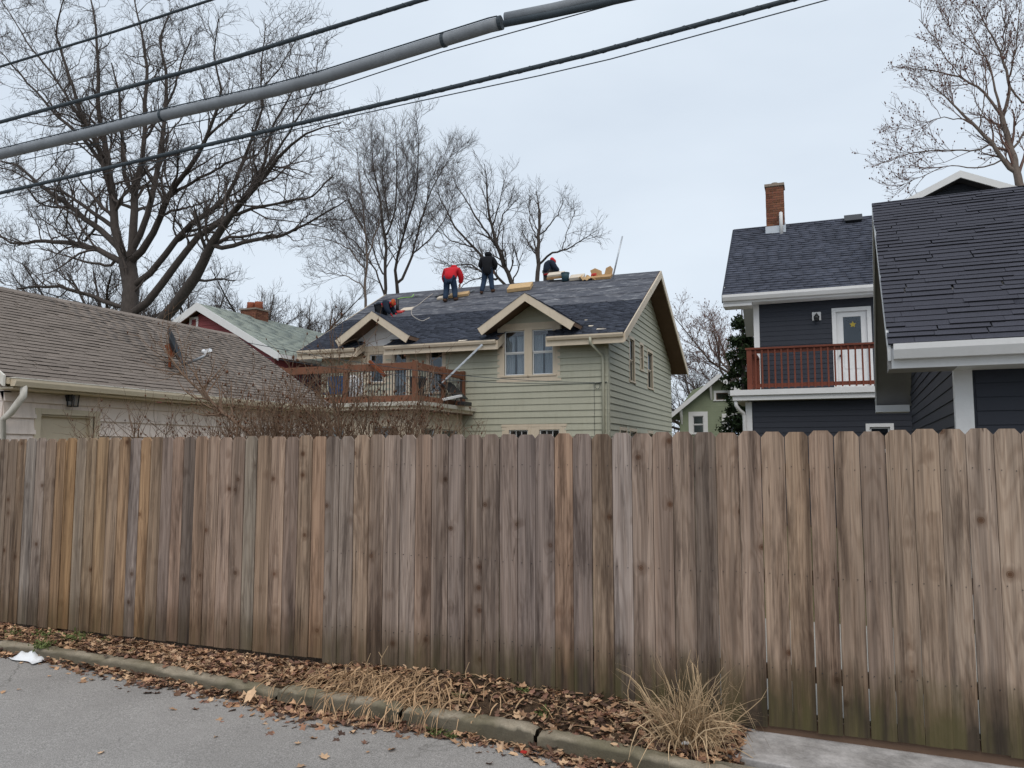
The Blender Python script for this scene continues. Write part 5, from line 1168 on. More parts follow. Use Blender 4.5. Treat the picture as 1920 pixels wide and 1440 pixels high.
# ================================================================= SHRUBS behind the fence
def shrub(name, label, px, Y, h, w, seed, ns=11, heads=.5, group=None, extra=None, dens=1.0):
    rg = np.random.default_rng(seed); bx = pY(px, 815, Y).x; st = []
    for i in range(ns):
        a = rg.uniform(0, 2 * np.pi); s = w * rg.uniform(.3, 1.0); hh = h * rg.uniform(.7, 1.05) * (1 - .18 * s / w)
        x0, y0 = bx + rg.normal() * .1, Y + rg.normal() * .1
        st.append(resample([(x0, y0, 0, .016), (x0 + math.cos(a) * s * .35, y0 + math.sin(a) * s * .3, hh * .5, .012), (x0 + math.cos(a) * s * .75, y0 + math.sin(a) * s * .55, hh * .85, .008), (x0 + math.cos(a) * s * 1.05 + rg.normal() * .1, y0 + math.sin(a) * s * .7, hh, .003)], 10))
    P = np.array(st); t = thing(name, (bx, Y, 0), label, 'shrub', group)
    if extra is not None: P = np.concatenate([P, extra])
    A = spawn(P, rg, 8.5 * dens, 7, .5, 1.2, (20, 65), .7, .0048, trop=.2, jit=.13, t0=.25, taper=.45)
    B = spawn(A, rg, 4.5 * dens, 5, .15, .5, (25, 70), .8, .0035, trop=.12, jit=.2, t0=.2, taper=.3)
    wood_obj('stems', [P], [6], 'shrub_twig', t); wood_obj('twigs', [A, B], [4, 3], 'shrub_twig', t)
    pts = np.concatenate([A[:, -1, :3], B[:, -1, :3], B[:, 2, :3]]); pts = pts[rg.random(len(pts)) < heads * .5]
    V, T = octs(pts, .0095, rg); me = fast_mesh('seed_heads', V - np.array([bx, Y, 0]), tris=T); o = link('seed_heads', me, 'seed_head', t); o['kind'] = 'stuff'
dg = [pY(x, y, 6.9 + .3 * i) for i, (x, y) in enumerate(((500, 850), (470, 812), (425, 780), (385, 742), (345, 705), (318, 668), (296, 640)))]
ex = resample([(*p, r) for p, r in zip(dg, (.024, .022, .02, .017, .012, .008, .004))], 10)[None]
shrub('shrub', 'bare shrub with one thick leaning stem in front of the satellite dish', 395, 7.0, 2.30, 1.0, 61, ns=9, extra=ex, heads=.5)
shrub('shrub', 'low bare shrub beside the beige garage door with twigs over the gutter', 290, 7.4, 2.35, .9, 62, ns=8, heads=.4, dens=.8)
shrub('shrub', 'dense bare shrub with many upright seeded twigs against the far garage wall', 520, 7.2, 2.55, 1.0, 63, ns=13, heads=.55)
shrub('shrub', 'tall bare seeded shrub in front of the brown balcony railing', 645, 7.0, 2.75, .85, 64, ns=13, heads=.55)
shrub('shrub', 'bare shrub with arching twigs below the balcony corner', 735, 7.1, 2.35, .9, 65, ns=10, heads=.5)
shrub('shrub', 'bushy bare shrub between the leaning stem and the garage gutter end', 455, 6.6, 2.35, 1.0, 67, ns=12, heads=.5)
shrub('shrub', 'wide tangled bare shrub in front of the porch windows', 690, 7.8, 2.5, 1.1, 68, ns=12, heads=.5)
shrub('shrub', 'thin bare shrub reaching along the foot of the sage green wall', 800, 7.6, 2.15, .8, 66, ns=7, heads=.5, dens=.8)

# ================================================================= UTILITY LINES over the fence
WY = 5.5
def wpts(px, ext=7.0, Y=WY):
    P = [pY(x, y, Y) for x, y in px]; a = P[0] + (P[0] - P[1]).normalized() * ext; c = P[-1] + (P[-1] - P[-2]).normalized() * ext
    arr = np.array([tuple(p) for p in [a] + P + [c]]); return [Vector(p) for p in resample(np.c_[arr, np.zeros(len(arr))], 40)[:, :3]]
def wire(label, px, r, mat='cable_dark', Y=WY, lash=0):
    pts = wpts(px, Y=Y); t = thing('overhead_wire', pts[0], label, 'wire'); m = MB(); m.tube(pts, r, 8); m.build('cable', mat, t, True)
    if lash:
        m = MB(); arr = resample(np.array([(*p, 0) for p in pts]), 900)[:, :3]
        m.tube([Vector(p) + Vector((0, math.cos(i * .9) * r * 1.0, math.sin(i * .9) * r * 1.0)) for i, p in enumerate(arr)], r * lash, 4, False); m.build('lashing', mat, t)
    return t
wire('thin dark overhead wire, highest of the lines crossing the oak crown', [(0, 125), (200, 64), (395, 0)], .0125)
wire('twisted dark overhead wire just above the thick grey cable', [(0, 229), (400, 120), (790, 0)], .019, lash=.2)
wire('twisted dark overhead wire below the thick grey cable', [(0, 362), (700, 199), (1100, 103), (1480, 0)], .0185, lash=.2)
wire('hair-thin wire strung just under the lowest twisted wire', [(0, 372), (700, 208), (1100, 123), (1550, 0)], .0045)
wire('hair-thin wire strung just under the thick grey cable', [(0, 310), (560, 186), (820, 100), (1180, 0)], .0045, Y=WY + .1)
P = wpts([(0, 290), (300, 218), (560, 160), (940, 42), (1130, 0)]); cab = thing('overhead_cable', P[0], 'thick pale grey sleeved overhead cable with black end', 'cable')
xj = pY(935, 45, WY).x; A_ = [p for p in P if p.x < xj - .03] + [pY(935, 45, WY)]; B_ = [pY(948, 38, WY)] + [p for p in P if p.x > xj + .15]
MB().tube(A_, .051, 14).build('sleeve', 'cable_grey', cab, True); MB().tube([p + Vector((0, 0, .012)) for p in B_], .048, 14).build('sleeve', 'cable_grey', cab, True)
MB().tube([p + Vector((0, -.03, -.045)) for p in B_], .028, 10).build('inner_cable', 'cable_dark', cab, True)
for px, py in ((305, 217), (832, 76), (938, 43)):
    c = pY(px, py, WY); d_ = Vector((1, 0, .05)).normalized(); MB().tube([c - d_ * .014, c + d_ * .014], .0555, 14).build('clamp', 'cable_dark', cab)
m = MB(); m.tube([p + Vector((0, -.035, .047)) for p in A_], .006, 5); m.build('messenger_strand', 'cable_dark', cab)
# service drops to the green house
for k, (lab, dz) in enumerate((('upper dark service drop running to the wall hook on the green house', 0.0), ('lower dark service drop running to the wall hook on the green house', -.22))):
    e = pY(1115, 717, 25.2) + Vector((0, -.02, -.01 - k * .02)); s_ = pY(-120, 486 + 30 * k, 13.0); n = 40; pts = []
    for i in range(n + 1): t = i / n; p = s_.lerp(e, t); p.z -= .75 * 4 * t * (1 - t) * (1 + .1 * k); pts.append(p)
    t_ = thing('service_drop', e, lab, 'wire'); MB().tube(pts, .010, 5).build('cable', 'cable_dark', t_)

# ================================================================= PEOPLE (roofers)
def skin(name, verts, edges, radii, mat, parent, root=0, sub=2, loc=None, rot=None):
    me = bpy.data.meshes.new(name); me.from_pydata([tuple(v) for v in verts], edges, []); o = link(name, me, mat, parent)
    md = o.modifiers.new('skin', 'SKIN'); md.use_smooth_shade = True; md.branch_smoothing = .4
    for i, r_ in enumerate(radii):
        sv = me.skin_vertices[0].data[i]; sv.radius = (r_, r_) if isinstance(r_, (int, float)) else r_; sv.use_root = (i == root)
    sb = o.modifiers.new('sub', 'SUBSURF'); sb.levels = sub; sb.render_levels = sub
    return o
def person(loc, rz, J, label, jacket, trousers, hood, boots='boot', hem=None, glove='skin', hood_len=0.0, hem_drop=.10):
    """J: joints in metres, x right, y forward, z up from the feet"""
    p = thing('person', loc, label, 'person', rz=rz); V = {k: Vector(v) for k, v in J.items()}
    names = ['pelvis', 'waist', 'chest', 'neck', 'head', 'crown', 'ls', 'le', 'lw', 'rs', 're', 'rw', 'lh', 'lk', 'la', 'lt', 'rh', 'rk', 'ra', 'rt']
    hd = (V['head'] - V['neck']).normalized(); V['crown'] = V['head'] + hd * .10
    rad = dict(pelvis=.13, waist=.12, chest=.14, neck=.055, head=.095, crown=.07, ls=.06, le=.043, lw=.03, rs=.06, re=.043, rw=.03, lh=.085, lk=.058, la=.04, lt=.035, rh=.085, rk=.058, ra=.04, rt=.035)
    E = [('pelvis', 'waist'), ('waist', 'chest'), ('chest', 'neck'), ('neck', 'head'), ('head', 'crown'), ('chest', 'ls'), ('ls', 'le'), ('le', 'lw'), ('chest', 'rs'), ('rs', 're'), ('re', 'rw'), ('pelvis', 'lh'), ('lh', 'lk'), ('lk', 'la'), ('la', 'lt'), ('pelvis', 'rh'), ('rh', 'rk'), ('rk', 'ra'), ('ra', 'rt')]
    vs = [V[n] for n in names]; rs = [rad[n] for n in names]; ed = [(names.index(a), names.index(c)) for a, c in E]
    fc = Vector(J.get('face', (0, 1, 0))).normalized(); vs.append(V['head'] + fc * .105 - hd * .01); rs.append(.022); ed.append((names.index('head'), len(vs) - 1))   # nose
    for sd_ in 'lr':                                                   # hands: palm, four fingers, thumb
        w, el = V[sd_ + 'w'], V[sd_ + 'e']; d = (w - el).normalized(); sx = d.cross(Vector((0, 0, 1)) if abs(d.z) < .9 else Vector((0, 1, 0))).normalized(); up = sx.cross(d)
        vs.append(w + d * .07); rs.append((.036, .02)); pi = len(vs) - 1; ed.append((names.index(sd_ + 'w'), pi))
        for q, (o_, L) in enumerate(((-.033, .065), (-.011, .078), (.011, .074), (.033, .058))):
            a = w + d * .095 + sx * o_; vs += [a, a + d * L * .5 - up * .012, a + d * L * .85 - up * .04]; rs += [.011, .0095, .008]; n = len(vs); ed += [(pi, n - 3), (n - 3, n - 2), (n - 2, n - 1)]
        th = w + d * .03 + sx * (.04 if sd_ == 'l' else -.04); vs += [th, th + d * .045 + sx * (.02 if sd_ == 'l' else -.02) - up * .01]; rs += [.013, .010]; n = len(vs); ed += [(names.index(sd_ + 'w'), n - 2), (n - 2, n - 1)]
    skin('body', vs, ed, rs, glove, p)
    def sub_(nm, keys, edges, radii, mat, lv=2):
        return skin(nm, [V[k] if isinstance(k, str) else Vector(k) for k in keys], [(keys.index(a), keys.index(c)) for a, c in edges], radii, mat, p)
    hemv = V['pelvis'] + (V['pelvis'] - V['waist']).normalized() * hem_drop; V['hem'] = hemv
    V['lc'] = V['lw'] - (V['lw'] - V['le']).normalized() * .02; V['rc'] = V['rw'] - (V['rw'] - V['re']).normalized() * .02; V['nk'] = V['neck'] - (V['neck'] - V['chest']).normalized() * .02
    sub_('jacket', ['hem', 'waist', 'chest', 'nk', 'ls', 'le', 'lc', 'rs', 're', 'rc'], [('hem', 'waist'), ('waist', 'chest'), ('chest', 'nk'), ('chest', 'ls'), ('ls', 'le'), ('le', 'lc'), ('chest', 'rs'), ('rs', 're'), ('re', 'rc')],
         [.29, .27, .28, .15, .15, .115, .085, .15, .115, .085], jacket)
    sub_('trousers', ['pelvis', 'lh', 'lk', 'la', 'rh', 'rk', 'ra'], [('pelvis', 'lh'), ('lh', 'lk'), ('lk', 'la'), ('pelvis', 'rh'), ('rh', 'rk'), ('rk', 'ra')], [.165, .15, .12, .10, .15, .12, .10], trousers)
    V['hb'] = V['head'] - fc * .03 + hd * .0; V['hc'] = V['head'] - fc * .035 + hd * .085
    sub_('hood', ['nk', 'hb', 'hc'], [('nk', 'hb'), ('hb', 'hc')], [.16, .19, .13], hood)
    for sd_ in 'lr':
        d = (V[sd_ + 't'] - V[sd_ + 'a']); V['s1'] = V[sd_ + 'a'] + Vector((0, 0, .06)); V['s2'] = V[sd_ + 'a'] + Vector((0, 0, -.04)); V['s3'] = V[sd_ + 't']
        sub_('boot', ['s1', 's2', 's3'], [('s1', 's2'), ('s2', 's3')], [.085, .085, .075], boots)
    if hem: skin('hem_band', [hemv + Vector((0, 0, .02)), hemv - Vector((0, 0, .07))], [(0, 1)], [.27, .26], hem, p)
    return p
RO = lambda px, py, dx=0: pR(px, py)
# standing roofer in black, seen from behind
p = pR(914, 551); rs_ = GS
J2 = dict(pelvis=(0, 0, .98), waist=(0, .0, 1.14), chest=(0, .02, 1.40), neck=(.01, .05, 1.56), head=(.02, .10, 1.68), ls=(-.24, .02, 1.47), le=(-.33, .06, 1.2), lw=(-.22, .22, 1.0), rs=(.24, .02, 1.47), re=(.34, .06, 1.2), rw=(.24, .22, 1.0),
          lh=(-.11, 0, .93), lk=(-.17, .06, .50), la=(-.24, -.10, .02), lt=(-.27, .10, -.02 + .12), rh=(.11, 0, .93), rk=(.14, .10, .52), ra=(.20, .05, .10), rt=(.24, .22, .16))
person((p.x, p.y, p.z + .05), 0.15, J2, 'roofer standing on the ridge in a black hooded jacket and blue jeans', 'cloth_black', 'cloth_jeans', 'cloth_black', hem_drop=.30)
# bending roofer in red
p = pR(844, 566)
J1 = dict(pelvis=(0, -.06, .82), waist=(0, .02, .97), chest=(0, .22, 1.14), neck=(.0, .36, 1.25), head=(.02, .46, 1.29), ls=(-.25, .22, 1.18), le=(-.34, .32, .92), lw=(-.26, .42, .70), rs=(.25, .22, 1.18), re=(.34, .32, .92), rw=(.26, .42, .70),
          lh=(-.12, -.06, .78), lk=(-.16, .06, .42), la=(-.19, -.06, .03), lt=(-.21, .12, .08), rh=(.12, -.06, .78), rk=(.15, .08, .44), ra=(.2, .0, .07), rt=(.22, .18, .13), face=(0, .7, -.7))
p1_ = person((p.x, p.y, p.z + .05), .15, J1, 'roofer in a red hooded jacket and jeans bending over the felt roof', 'cloth_red', 'cloth_jeans', 'cloth_red', hem_drop=.17)
m = MB()
for r_, (zz, yy) in enumerate(((1.235, .085), (1.185, .04))):
    x = -.13
    while x < .12: w = rngS.uniform(.018, .035); m.obox((x + w / 2, yy, zz), (1, 0, 0), (0, .75, .66), (0, -.66, .75), w / 2, .016, .003); x += w + .012
m.build('back_print', 'gh_white', p1_); p1_.scale = (1.13, 1.1, 1.13)
# roofer behind the ridge with red hood
p = Vector((pY(1028, 525, RYG + .6).x, RYG + .6, zroof(RYG - .6)))
J3 = dict(pelvis=(0, 0, .82), waist=(.01, .02, .96), chest=(.06, .06, 1.18), neck=(.14, .10, 1.30), head=(.22, .12, 1.35), ls=(-.10, .16, 1.26), le=(.10, .30, 1.0), lw=(.36, .34, .84), rs=(.20, -.10, 1.22), re=(.36, -.14, .98), rw=(.52, -.06, .80),
          lh=(-.11, .05, .78), lk=(-.14, .10, .42), la=(-.16, -.02, .05), lt=(-.14, .18, -.02), rh=(.11, -.05, .78), rk=(.15, .02, .44), ra=(.14, -.06, .12), rt=(.18, .12, .06), face=(.8, .2, -.5))
person(p + Vector((0, 0, .02)), 0.0, J3, 'roofer with a red hood and dark jacket leaning over the ridge towards a bucket', 'cloth_navy', 'cloth_grey', 'cloth_red', hem='cloth_red')
# kneeling roofer by the left dormer
p = pR(716, 597)
J4 = dict(pelvis=(-.12, .02, .42), waist=(.0, .05, .50), chest=(.20, .12, .58), neck=(.36, .16, .60), head=(.46, .18, .58), ls=(.14, .34, .55), le=(.30, .42, .32), lw=(.46, .36, .16), rs=(.22, -.10, .54), re=(.34, -.16, .26), rw=(.46, -.06, .08),
          lh=(-.14, .14, .38), lk=(.02, .30, .14), la=(-.36, .30, .12), lt=(-.50, .30, .14), rh=(-.12, -.10, .38), rk=(.05, -.16, .06), ra=(-.34, -.14, .02), rt=(-.48, -.14, .03), face=(.7, 0, -.7))
person((p.x, p.y, p.z + .06), 0.0, J4, 'roofer in navy jacket with orange hood kneeling by the left dormer', 'cloth_navy', 'cloth_black', 'cloth_orange', glove='cloth_red', hem_drop=.16)

# ================================================================= THINGS ON THE ROOF
def on_roof(px, py, lift=0.0): return pR(px, py) + NG * lift
def slabbox(name, label, cat, px, py, w, d, h, mat, yaw=0.0, group=None, n=1, sag=0.0, lift=.03):
    c = on_roof(px, py); u = (Vector((1, 0, 0)) * math.cos(yaw) + VG_ * math.sin(yaw)).normalized(); v = NG.cross(u); t = thing(name, c, label, cat, group)
    for k in range(n):
        m = MB(); o_ = c + NG * (lift + h * (k + .5)) + u * (.03 * k) + v * (.02 * k); m.obox(o_, u, v, NG, w / 2, d / 2, h / 2 - .004); m.build('bundle', mat if k % 2 == 0 else 'paper_pale', t, bevel=.01)
    return t
slabbox('shingle_bundle', 'flat tan wrapped shingle bundle lying above the right dormer peak', 'shingle bundle', 976, 543, 1.0, .75, .16, 'kraft_wrap', .15)
slabbox('shingle_bundle', 'pale opened shingle bundle beside the bucket on the ridge', 'shingle bundle', 1043, 526, .70, .45, .10, 'cardboard', .1, n=2, lift=.12)
slabbox('shingle_bundle', 'low grey wrapped bundle between the bucket and the torn cardboard', 'shingle bundle', 1083, 524, .6, .5, .14, 'paper_pale', .1)
slabbox('shingle_bundle', 'brown wrapped shingle bundle at the feet of the roofer in red', 'shingle bundle', 862, 556, .85, .42, .12, 'kraft_wrap', .2)
slabbox('shingle_bundle', 'thin pale bundle lying left of the roofer in red', 'shingle bundle', 832, 561, .5, .35, .09, 'paper_pale', .1)
c = on_roof(1060, 528); t = thing('bucket', c, 'dark teal bucket on the ridge before the red hooded roofer', 'bucket')
m = MB(); m.tube([c, c + Vector((0, 0, .20)), c + Vector((0, 0, .36))], [.14, .16, .175], 16); m.build('body', 'teal_plastic', t, True); m = MB(); m.tube([c + Vector((0, 0, .34)), c + Vector((0, 0, .375))], .185, 16); m.build('rim', 'teal_plastic', t)
m = MB(); m.tube([c + Vector((.18 * math.cos(a), 0, .36 - .10 * math.sin(a))) for a in [math.pi * i / 8 for i in range(9)]], .006, 5); m.build('handle', 'black_metal', t)
# torn cardboard boxes
c = on_roof(1130, 522); t = thing('torn_cardboard_box', c, 'open torn cardboard box with two raised flaps near the gable peak', 'box')
for a, (dx, w, h, sk_) in enumerate(((-.22, .40, .34, -.12), (.20, .36, .40, .10))):
    m = MB(); b_ = c + Vector((dx, .05 * a, .16)); m.prism([b_ + Vector((-w / 2, 0, -.12)), b_ + Vector((w / 2, 0, -.08)), b_ + Vector((w / 2 + sk_ * .3, .05, h - .18)), b_ + Vector((sk_, .06, h * .9)), b_ + Vector((-w / 2 + sk_, .04, h - .12))], (0, .012, .01)); m.build('flap', 'cardboard', t)
m = MB(); m.obox(c + NG * .07, (1, 0, 0), VG_, NG, .38, .22, .05); m.build('base', 'cardboard', t)
c = on_roof(1103, 525); t = thing('crumpled_wrapper', c, 'crumpled tan paper wrapper with a red lump between bundles on the ridge', 'wrapper')
rr = random.Random(8); V = []; Fc = []
for i in range(9):
    for j in range(6): q = c + Vector(((i - 4) * .09, 0, 0)) + VG_ * ((j - 2.5) * .08) + NG * (.03 + .16 * rr.random() * math.sin(math.pi * (i + .5) / 9) + (.12 if i < 2 else 0)); V.append(tuple(q - c))
for i in range(8):
    for j in range(5): Fc.append((i * 6 + j, i * 6 + 6 + j, i * 6 + 7 + j, i * 6 + j + 1))
me = bpy.data.meshes.new('paper'); me.from_pydata(V, [], Fc); o = link('paper', me, 'kraft_wrap', t); sm = o.modifiers.new('solid', 'SOLIDIFY'); sm.thickness = .008
m = MB(); m.tube([c + Vector((.1, .1, .08)), c + Vector((.16, .1, .2)), c + Vector((.28, .1, .22)), c + Vector((.32, .1, .1))], [.04, .09, .09, .04], 10); m.build('red_lump', 'red_plastic', t, True)
# pole standing near the gable
a = on_roof(1148, 525); m = MB(); bb = pY(1167, 443, a.y + .1); m.tube([a, bb], .032, 10); tag(m.build('metal_pole', 'light_metal', smooth=True), 'pale metal pole leaning upright near the gable peak', 'pole')
# vent pipe, hoses, scraps
c = on_roof(745, 583); t = thing('vent_pipe', c, 'dark vent pipe with red tray beside the kneeling roofer', 'vent pipe'); MB().tube([c - Vector((0, 0, .05)), c + Vector((0, 0, .50))], .07, 12).build('pipe', 'black_metal', t, True)
m = MB(); m.obox(on_roof(748, 586, .03), (1, 0, 0), VG_, NG, .22, .14, .02); m.build('base_flashing', 'red_plastic', t)
m = MB(); m.obox(on_roof(764, 580, .02), (1, .1, .05), VG_, NG, .28, .22, .006); tag(m.build('metal_flashing', 'paper_pale'), 'pale flashing sheet lying right of the vent pipe', 'sheet')
def hose(name, label, px, r, mat):
    P = np.array([tuple(on_roof(x, y, .03)) + (0,) for x, y in px]); k = np.linspace(0, len(P) - 1, 60); Q = []
    for v in k:
        i = int(min(v, len(P) - 2)); f_ = v - i; p0, p1_, p2, p3 = P[max(i - 1, 0)], P[i], P[i + 1], P[min(i + 2, len(P) - 1)]
        Q.append(Vector((.5 * (2 * p1_ + (p2 - p0) * f_ + (2 * p0 - 5 * p1_ + 4 * p2 - p3) * f_ ** 2 + (3 * p1_ - p0 - 3 * p2 + p3) * f_ ** 3))[:3]))
    m = MB(); m.tube(Q, r, 6); tag(m.build(name, mat, smooth=True), label, 'hose')
hose('air_hose', 'pale air hose curling down the new dark shingles', [(812, 552), (798, 562), (786, 572), (774, 580), (772, 590), (780, 598), (792, 603), (800, 600), (806, 597)], .018, 'hose_pale')
hose('air_hose', 'bright green air hose looping behind the vent pipe to the ridge', [(744, 570), (746, 562), (760, 559), (772, 558), (776, 553)], .018, 'hose_green')
m = MB(); m.bar(on_roof(816, 558, .06), on_roof(842, 550, .10), .16, .05); tag(m.build('roof_jack_plank', 'grey_metal'), 'grey metal plank lying beside the roofer in red', 'plank')
m = MB(); m.bar(on_roof(872, 553, .05), on_roof(890, 546, .06), .14, .05); tag(m.build('roof_jack_plank', 'grey_metal'), 'short grey plank between the two standing roofers', 'plank')
for k, (px, py) in enumerate(((1103, 601), (1112, 612), (786, 556))):
    m = MB(); m.obox(on_roof(px, py, .02), (1, .3, 0), VG_, NG, .12 + .03 * k, .025 + .02 * k, .004); tag(m.build('loose_scrap', 'paper_pale' if k < 2 else 'black_metal'), ('thin pale scrap on the shingles right of the right dormer', 'tiny pale scrap on the shingles below the thin one', 'dark felt scrap on the ridge left of the roofer in red')[k], 'scrap')

# ================================================================= THINGS ON THE BALCONY
dz = 3.28
a, c = pY(786, 736, 23.2), pY(904, 646, 24.45); a.z = dz + .02
t = thing('ladder', a, 'aluminium ladder leaning from the balcony up to the gutter', 'ladder'); sv = Vector((-.055, .155, 0.02))
for s in (-1, 1): m = MB(); m.bar(a + sv * s, c + sv * s, .03, .045); m.build('stile', 'light_metal', t)
for k in range(11): q = a.lerp(c, (k + .7) / 11.5); m = MB(); m.bar(q - sv, q + sv, .03, .03); m.build('rung', 'light_metal', t)
def blob(name, label, cat, c, s, mat, seed, rough=.25):
    rr = random.Random(seed); V = []; Fc = []; n, k = 14, 9
    for i in range(k):
        th = math.pi * i / (k - 1)
        for j in range(n): ph = 2 * math.pi * j / n; r_ = 1 + rr.uniform(-rough, rough) * (0 < i < k - 1); V.append((s[0] * r_ * math.sin(th) * math.cos(ph), s[1] * r_ * math.sin(th) * math.sin(ph), max(0, s[2] * (1 + math.cos(th) * r_))))
    for i in range(k - 1):
        for j in range(n): Fc.append((i * n + j, (i + 1) * n + j, (i + 1) * n + (j + 1) % n, i * n + (j + 1) % n))
    me = bpy.data.meshes.new(name); me.from_pydata(V, [], Fc); o = link(name, me, mat, None, True); o.location = c; tag(o, label, cat); return o
def atD(px, py, Y): p = pY(px, py, Y); return Vector((p.x, Y, dz))
q = atD(662, 700, 22.2); blob('plastic_bag', 'bulging white plastic bag behind the balcony railing', 'bag', q, (.24, .2, .5), 'plastic_white', 3)
q = atD(672, 715, 22.0); m = MB(); m.bar(q + Vector((-.15, 0, .02)), q + Vector((.05, .1, 1.05)), .05, .05); m.bar(q + Vector((.15, 0, .02)), q + Vector((.05, .1, 1.05)), .05, .05); m.bar(q + Vector((-.08, .03, .4)), q + Vector((.12, .03, .4)), .04, .03); tag(m.build('folding_stand', 'plastic_white'), 'white folding stand behind the balcony balusters', 'stand')
q = atD(783, 720, 22.9); t = thing('trash_bin', q, 'small black bin behind the balcony corner post', 'bin'); m = MB(); m.hexa([q + Vector((x * .16, y * .16, 0.42)) for x, y in ((-1, -1), (1, -1), (1, 1), (-1, 1))] + [q + Vector((x * .2, y * .2, .95)) for x, y in ((-1, -1), (1, -1), (1, 1), (-1, 1))]); m.build('bin_body', 'black_metal', t); m = MB(); m.box(q.x - .17, q.x + .17, q.y - .17, q.y + .17, dz, dz + .42); m.build('stool', 'black_metal', t)
q = atD(622, 700, 22.4); t = thing('chair', q, 'blue and dark folding chair at the left end of the balcony', 'chair'); m = MB(); m.box(q.x - .3, q.x + .3, q.y - .25, q.y + .25, dz + .4, dz + .45); m.build('seat', 'blue_plastic', t); m = MB(); m.obox(q + Vector((0, .26, .75)), (1, 0, 0), (0, 1, .2), (0, -.2, 1), .3, .02, .3); m.build('backrest', 'blue_plastic', t)
for sx in (-1, 1):
    for sy in (-1, 1): m = MB(); m.bar(q + Vector((sx * .28, sy * .23, 0)), q + Vector((sx * .28, sy * .23, .42)), .025, .025); m.build('leg', 'black_metal', t)
q = atD(732, 735, 22.3); m = MB(); m.box(q.x - .35, q.x + .35, q.y - .2, q.y + .2, dz, dz + .24); tag(m.build('storage_tote', 'blue_plastic', bevel=.03), 'low blue storage tote by the balcony door', 'tote')
# dark patio table folded at the right end, hanging gutter piece, white pipe
q = atD(850, 720, 23.9); t = thing('patio_table', q, 'dark patio table tipped at the house end of the balcony', 'table'); m = MB(); m.obox(q + Vector((0, 0, .55)), (0, 1, 0), (.55, 0, -.5), (.5, 0, .55), .5, .42, .02); m.build('tabletop', 'black_metal', t)
for sy in (-1, 1): m = MB(); m.bar(q + Vector((-.2, sy * .4, 0)), q + Vector((.05, sy * .4, .55)), .03, .03); m.build('leg', 'black_metal', t)
m = MB(); m.bar(pY(832, 749, 22.6), pY(864, 742, 23.6), .12, .07); tag(m.build('white_downspout_piece', 'white_paint'), 'short white downspout piece poking through the balcony balusters', 'pipe')
m = MB(); b_ = pY(693, 677, 21.5); e_ = pY(722, 705, 21.55); m.bar(b_, e_, .10, .09); tag(m.build('gutter_scrap', 'rust'), 'old brown gutter piece hanging over the balcony railing', 'gutter piece')
m = MB(); q = pY(872, 762, 23.9); m.box(q.x - .15, q.x + .12, q.y - .3, q.y + .3, 3.295, 3.42); tag(m.build('debris_box', 'black_metal', bevel=.02), 'black debris box on the porch roof edge by the wall', 'box')

# ================================================================= VERGE: litter, grass, weeds
def strips(bases, dirs, lens, wid, droop, rg, k=6, jit=.10):
    n = len(bases); d = unit(dirs); P = np.zeros((n, k, 3)); P[:, 0] = bases; cur = d.copy()
    for j in range(1, k): cur = unit(cur + np.array([0, 0, -1]) * (droop[:, None] * j / k) + rg.normal(size=(n, 3)) * jit); P[:, j] = P[:, j - 1] + cur * (lens / (k - 1))[:, None]
    sd_ = unit(np.cross(d, rg.normal(size=(n, 3)))); W = (wid[:, None] * (1 - (np.arange(k) / (k - 1)) ** 2 * .85)[None])[..., None]
    V = np.stack([P - sd_[:, None] * W, P + sd_[:, None] * W], 2).reshape(-1, 3); I = np.arange(n)[:, None] * (2 * k) + np.arange(k - 1)[None] * 2
    Q = np.stack([I, I + 1, I + 3, I + 2], -1).reshape(-1, 4); return P, V, Q
def leaf_tpl(seed, lobes=7, depth=.38, curl=.5):
    rr = random.Random(seed); n = lobes * 2 + 2; pts = [(0, 0, 0)]
    for i in range(n):
        a = 2 * math.pi * i / n + math.pi / 2; r_ = 1.0 if i % 2 == 0 else 1 - depth * rr.uniform(.6, 1.2); r_ *= rr.uniform(.85, 1.1)
        x, y = math.cos(a) * r_ * .62, math.sin(a) * r_; pts.append((x, y, curl * (x * x * rr.uniform(.4, 1.4) + .35 * y * y * rr.uniform(-.6, 1)) + rr.uniform(-.06, .06)))
    pts.append((.02, -1.55, .05)); pts.append((-.02, -1.5, .05))
    tr = [(0, i + 1, (i + 1) % n + 1) for i in range(n)]; h = n // 2 + 1; tr.append((h, n + 1, n + 2)); return np.array(pts), np.array(tr)
LT = [leaf_tpl(i, random.Random(i).choice([4, 5, 6]), curl=random.Random(i).uniform(.2, 1.0)) for i in range(8)]
PAL = np.array([S('ab886a'), S('94745a'), S('b99a7b'), S('76584a'), S('5c4639'), S('866450'), S('a0866e'), S('4c3b33')]) / np.array(S('a5805f'))
def leaves_mesh(pos, size, tilt, rg, pal=PAL):
    n = len(pos); which = rg.integers(0, 8, n); V, T, C, b = [], [], [], 0
    yaw = rg.uniform(0, 2 * np.pi, n); tx, ty = rg.normal(size=n) * tilt, rg.normal(size=n) * tilt; ci = pal[rg.integers(0, len(pal), n)] * rg.uniform(.75, 1.2, (n, 1))
    for w in range(8):
        I = np.where(which == w)[0]; tp, tr = LT[w]; m = len(I)
        if not m: continue
        L = tp[None] * size[I][:, None, None]; c, s = np.cos(yaw[I])[:, None], np.sin(yaw[I])[:, None]
        x, y, z = L[..., 0], L[..., 1], L[..., 2]; z = z + x * tx[I][:, None] + y * ty[I][:, None]
        X = np.stack([x * c - y * s, x * s + y * c, z], -1) + pos[I][:, None, :]; k = tp.shape[0]
        V.append(X.reshape(-1, 3)); T.append((tr[None] + (np.arange(m) * k)[:, None, None]).reshape(-1, 3) + b); b += m * k; C.append(np.repeat(ci[I], k, 0))
    return np.concatenate(V), np.concatenate(T), np.concatenate(C)
rg_ = np.random.default_rng(99); pos, size = [], []
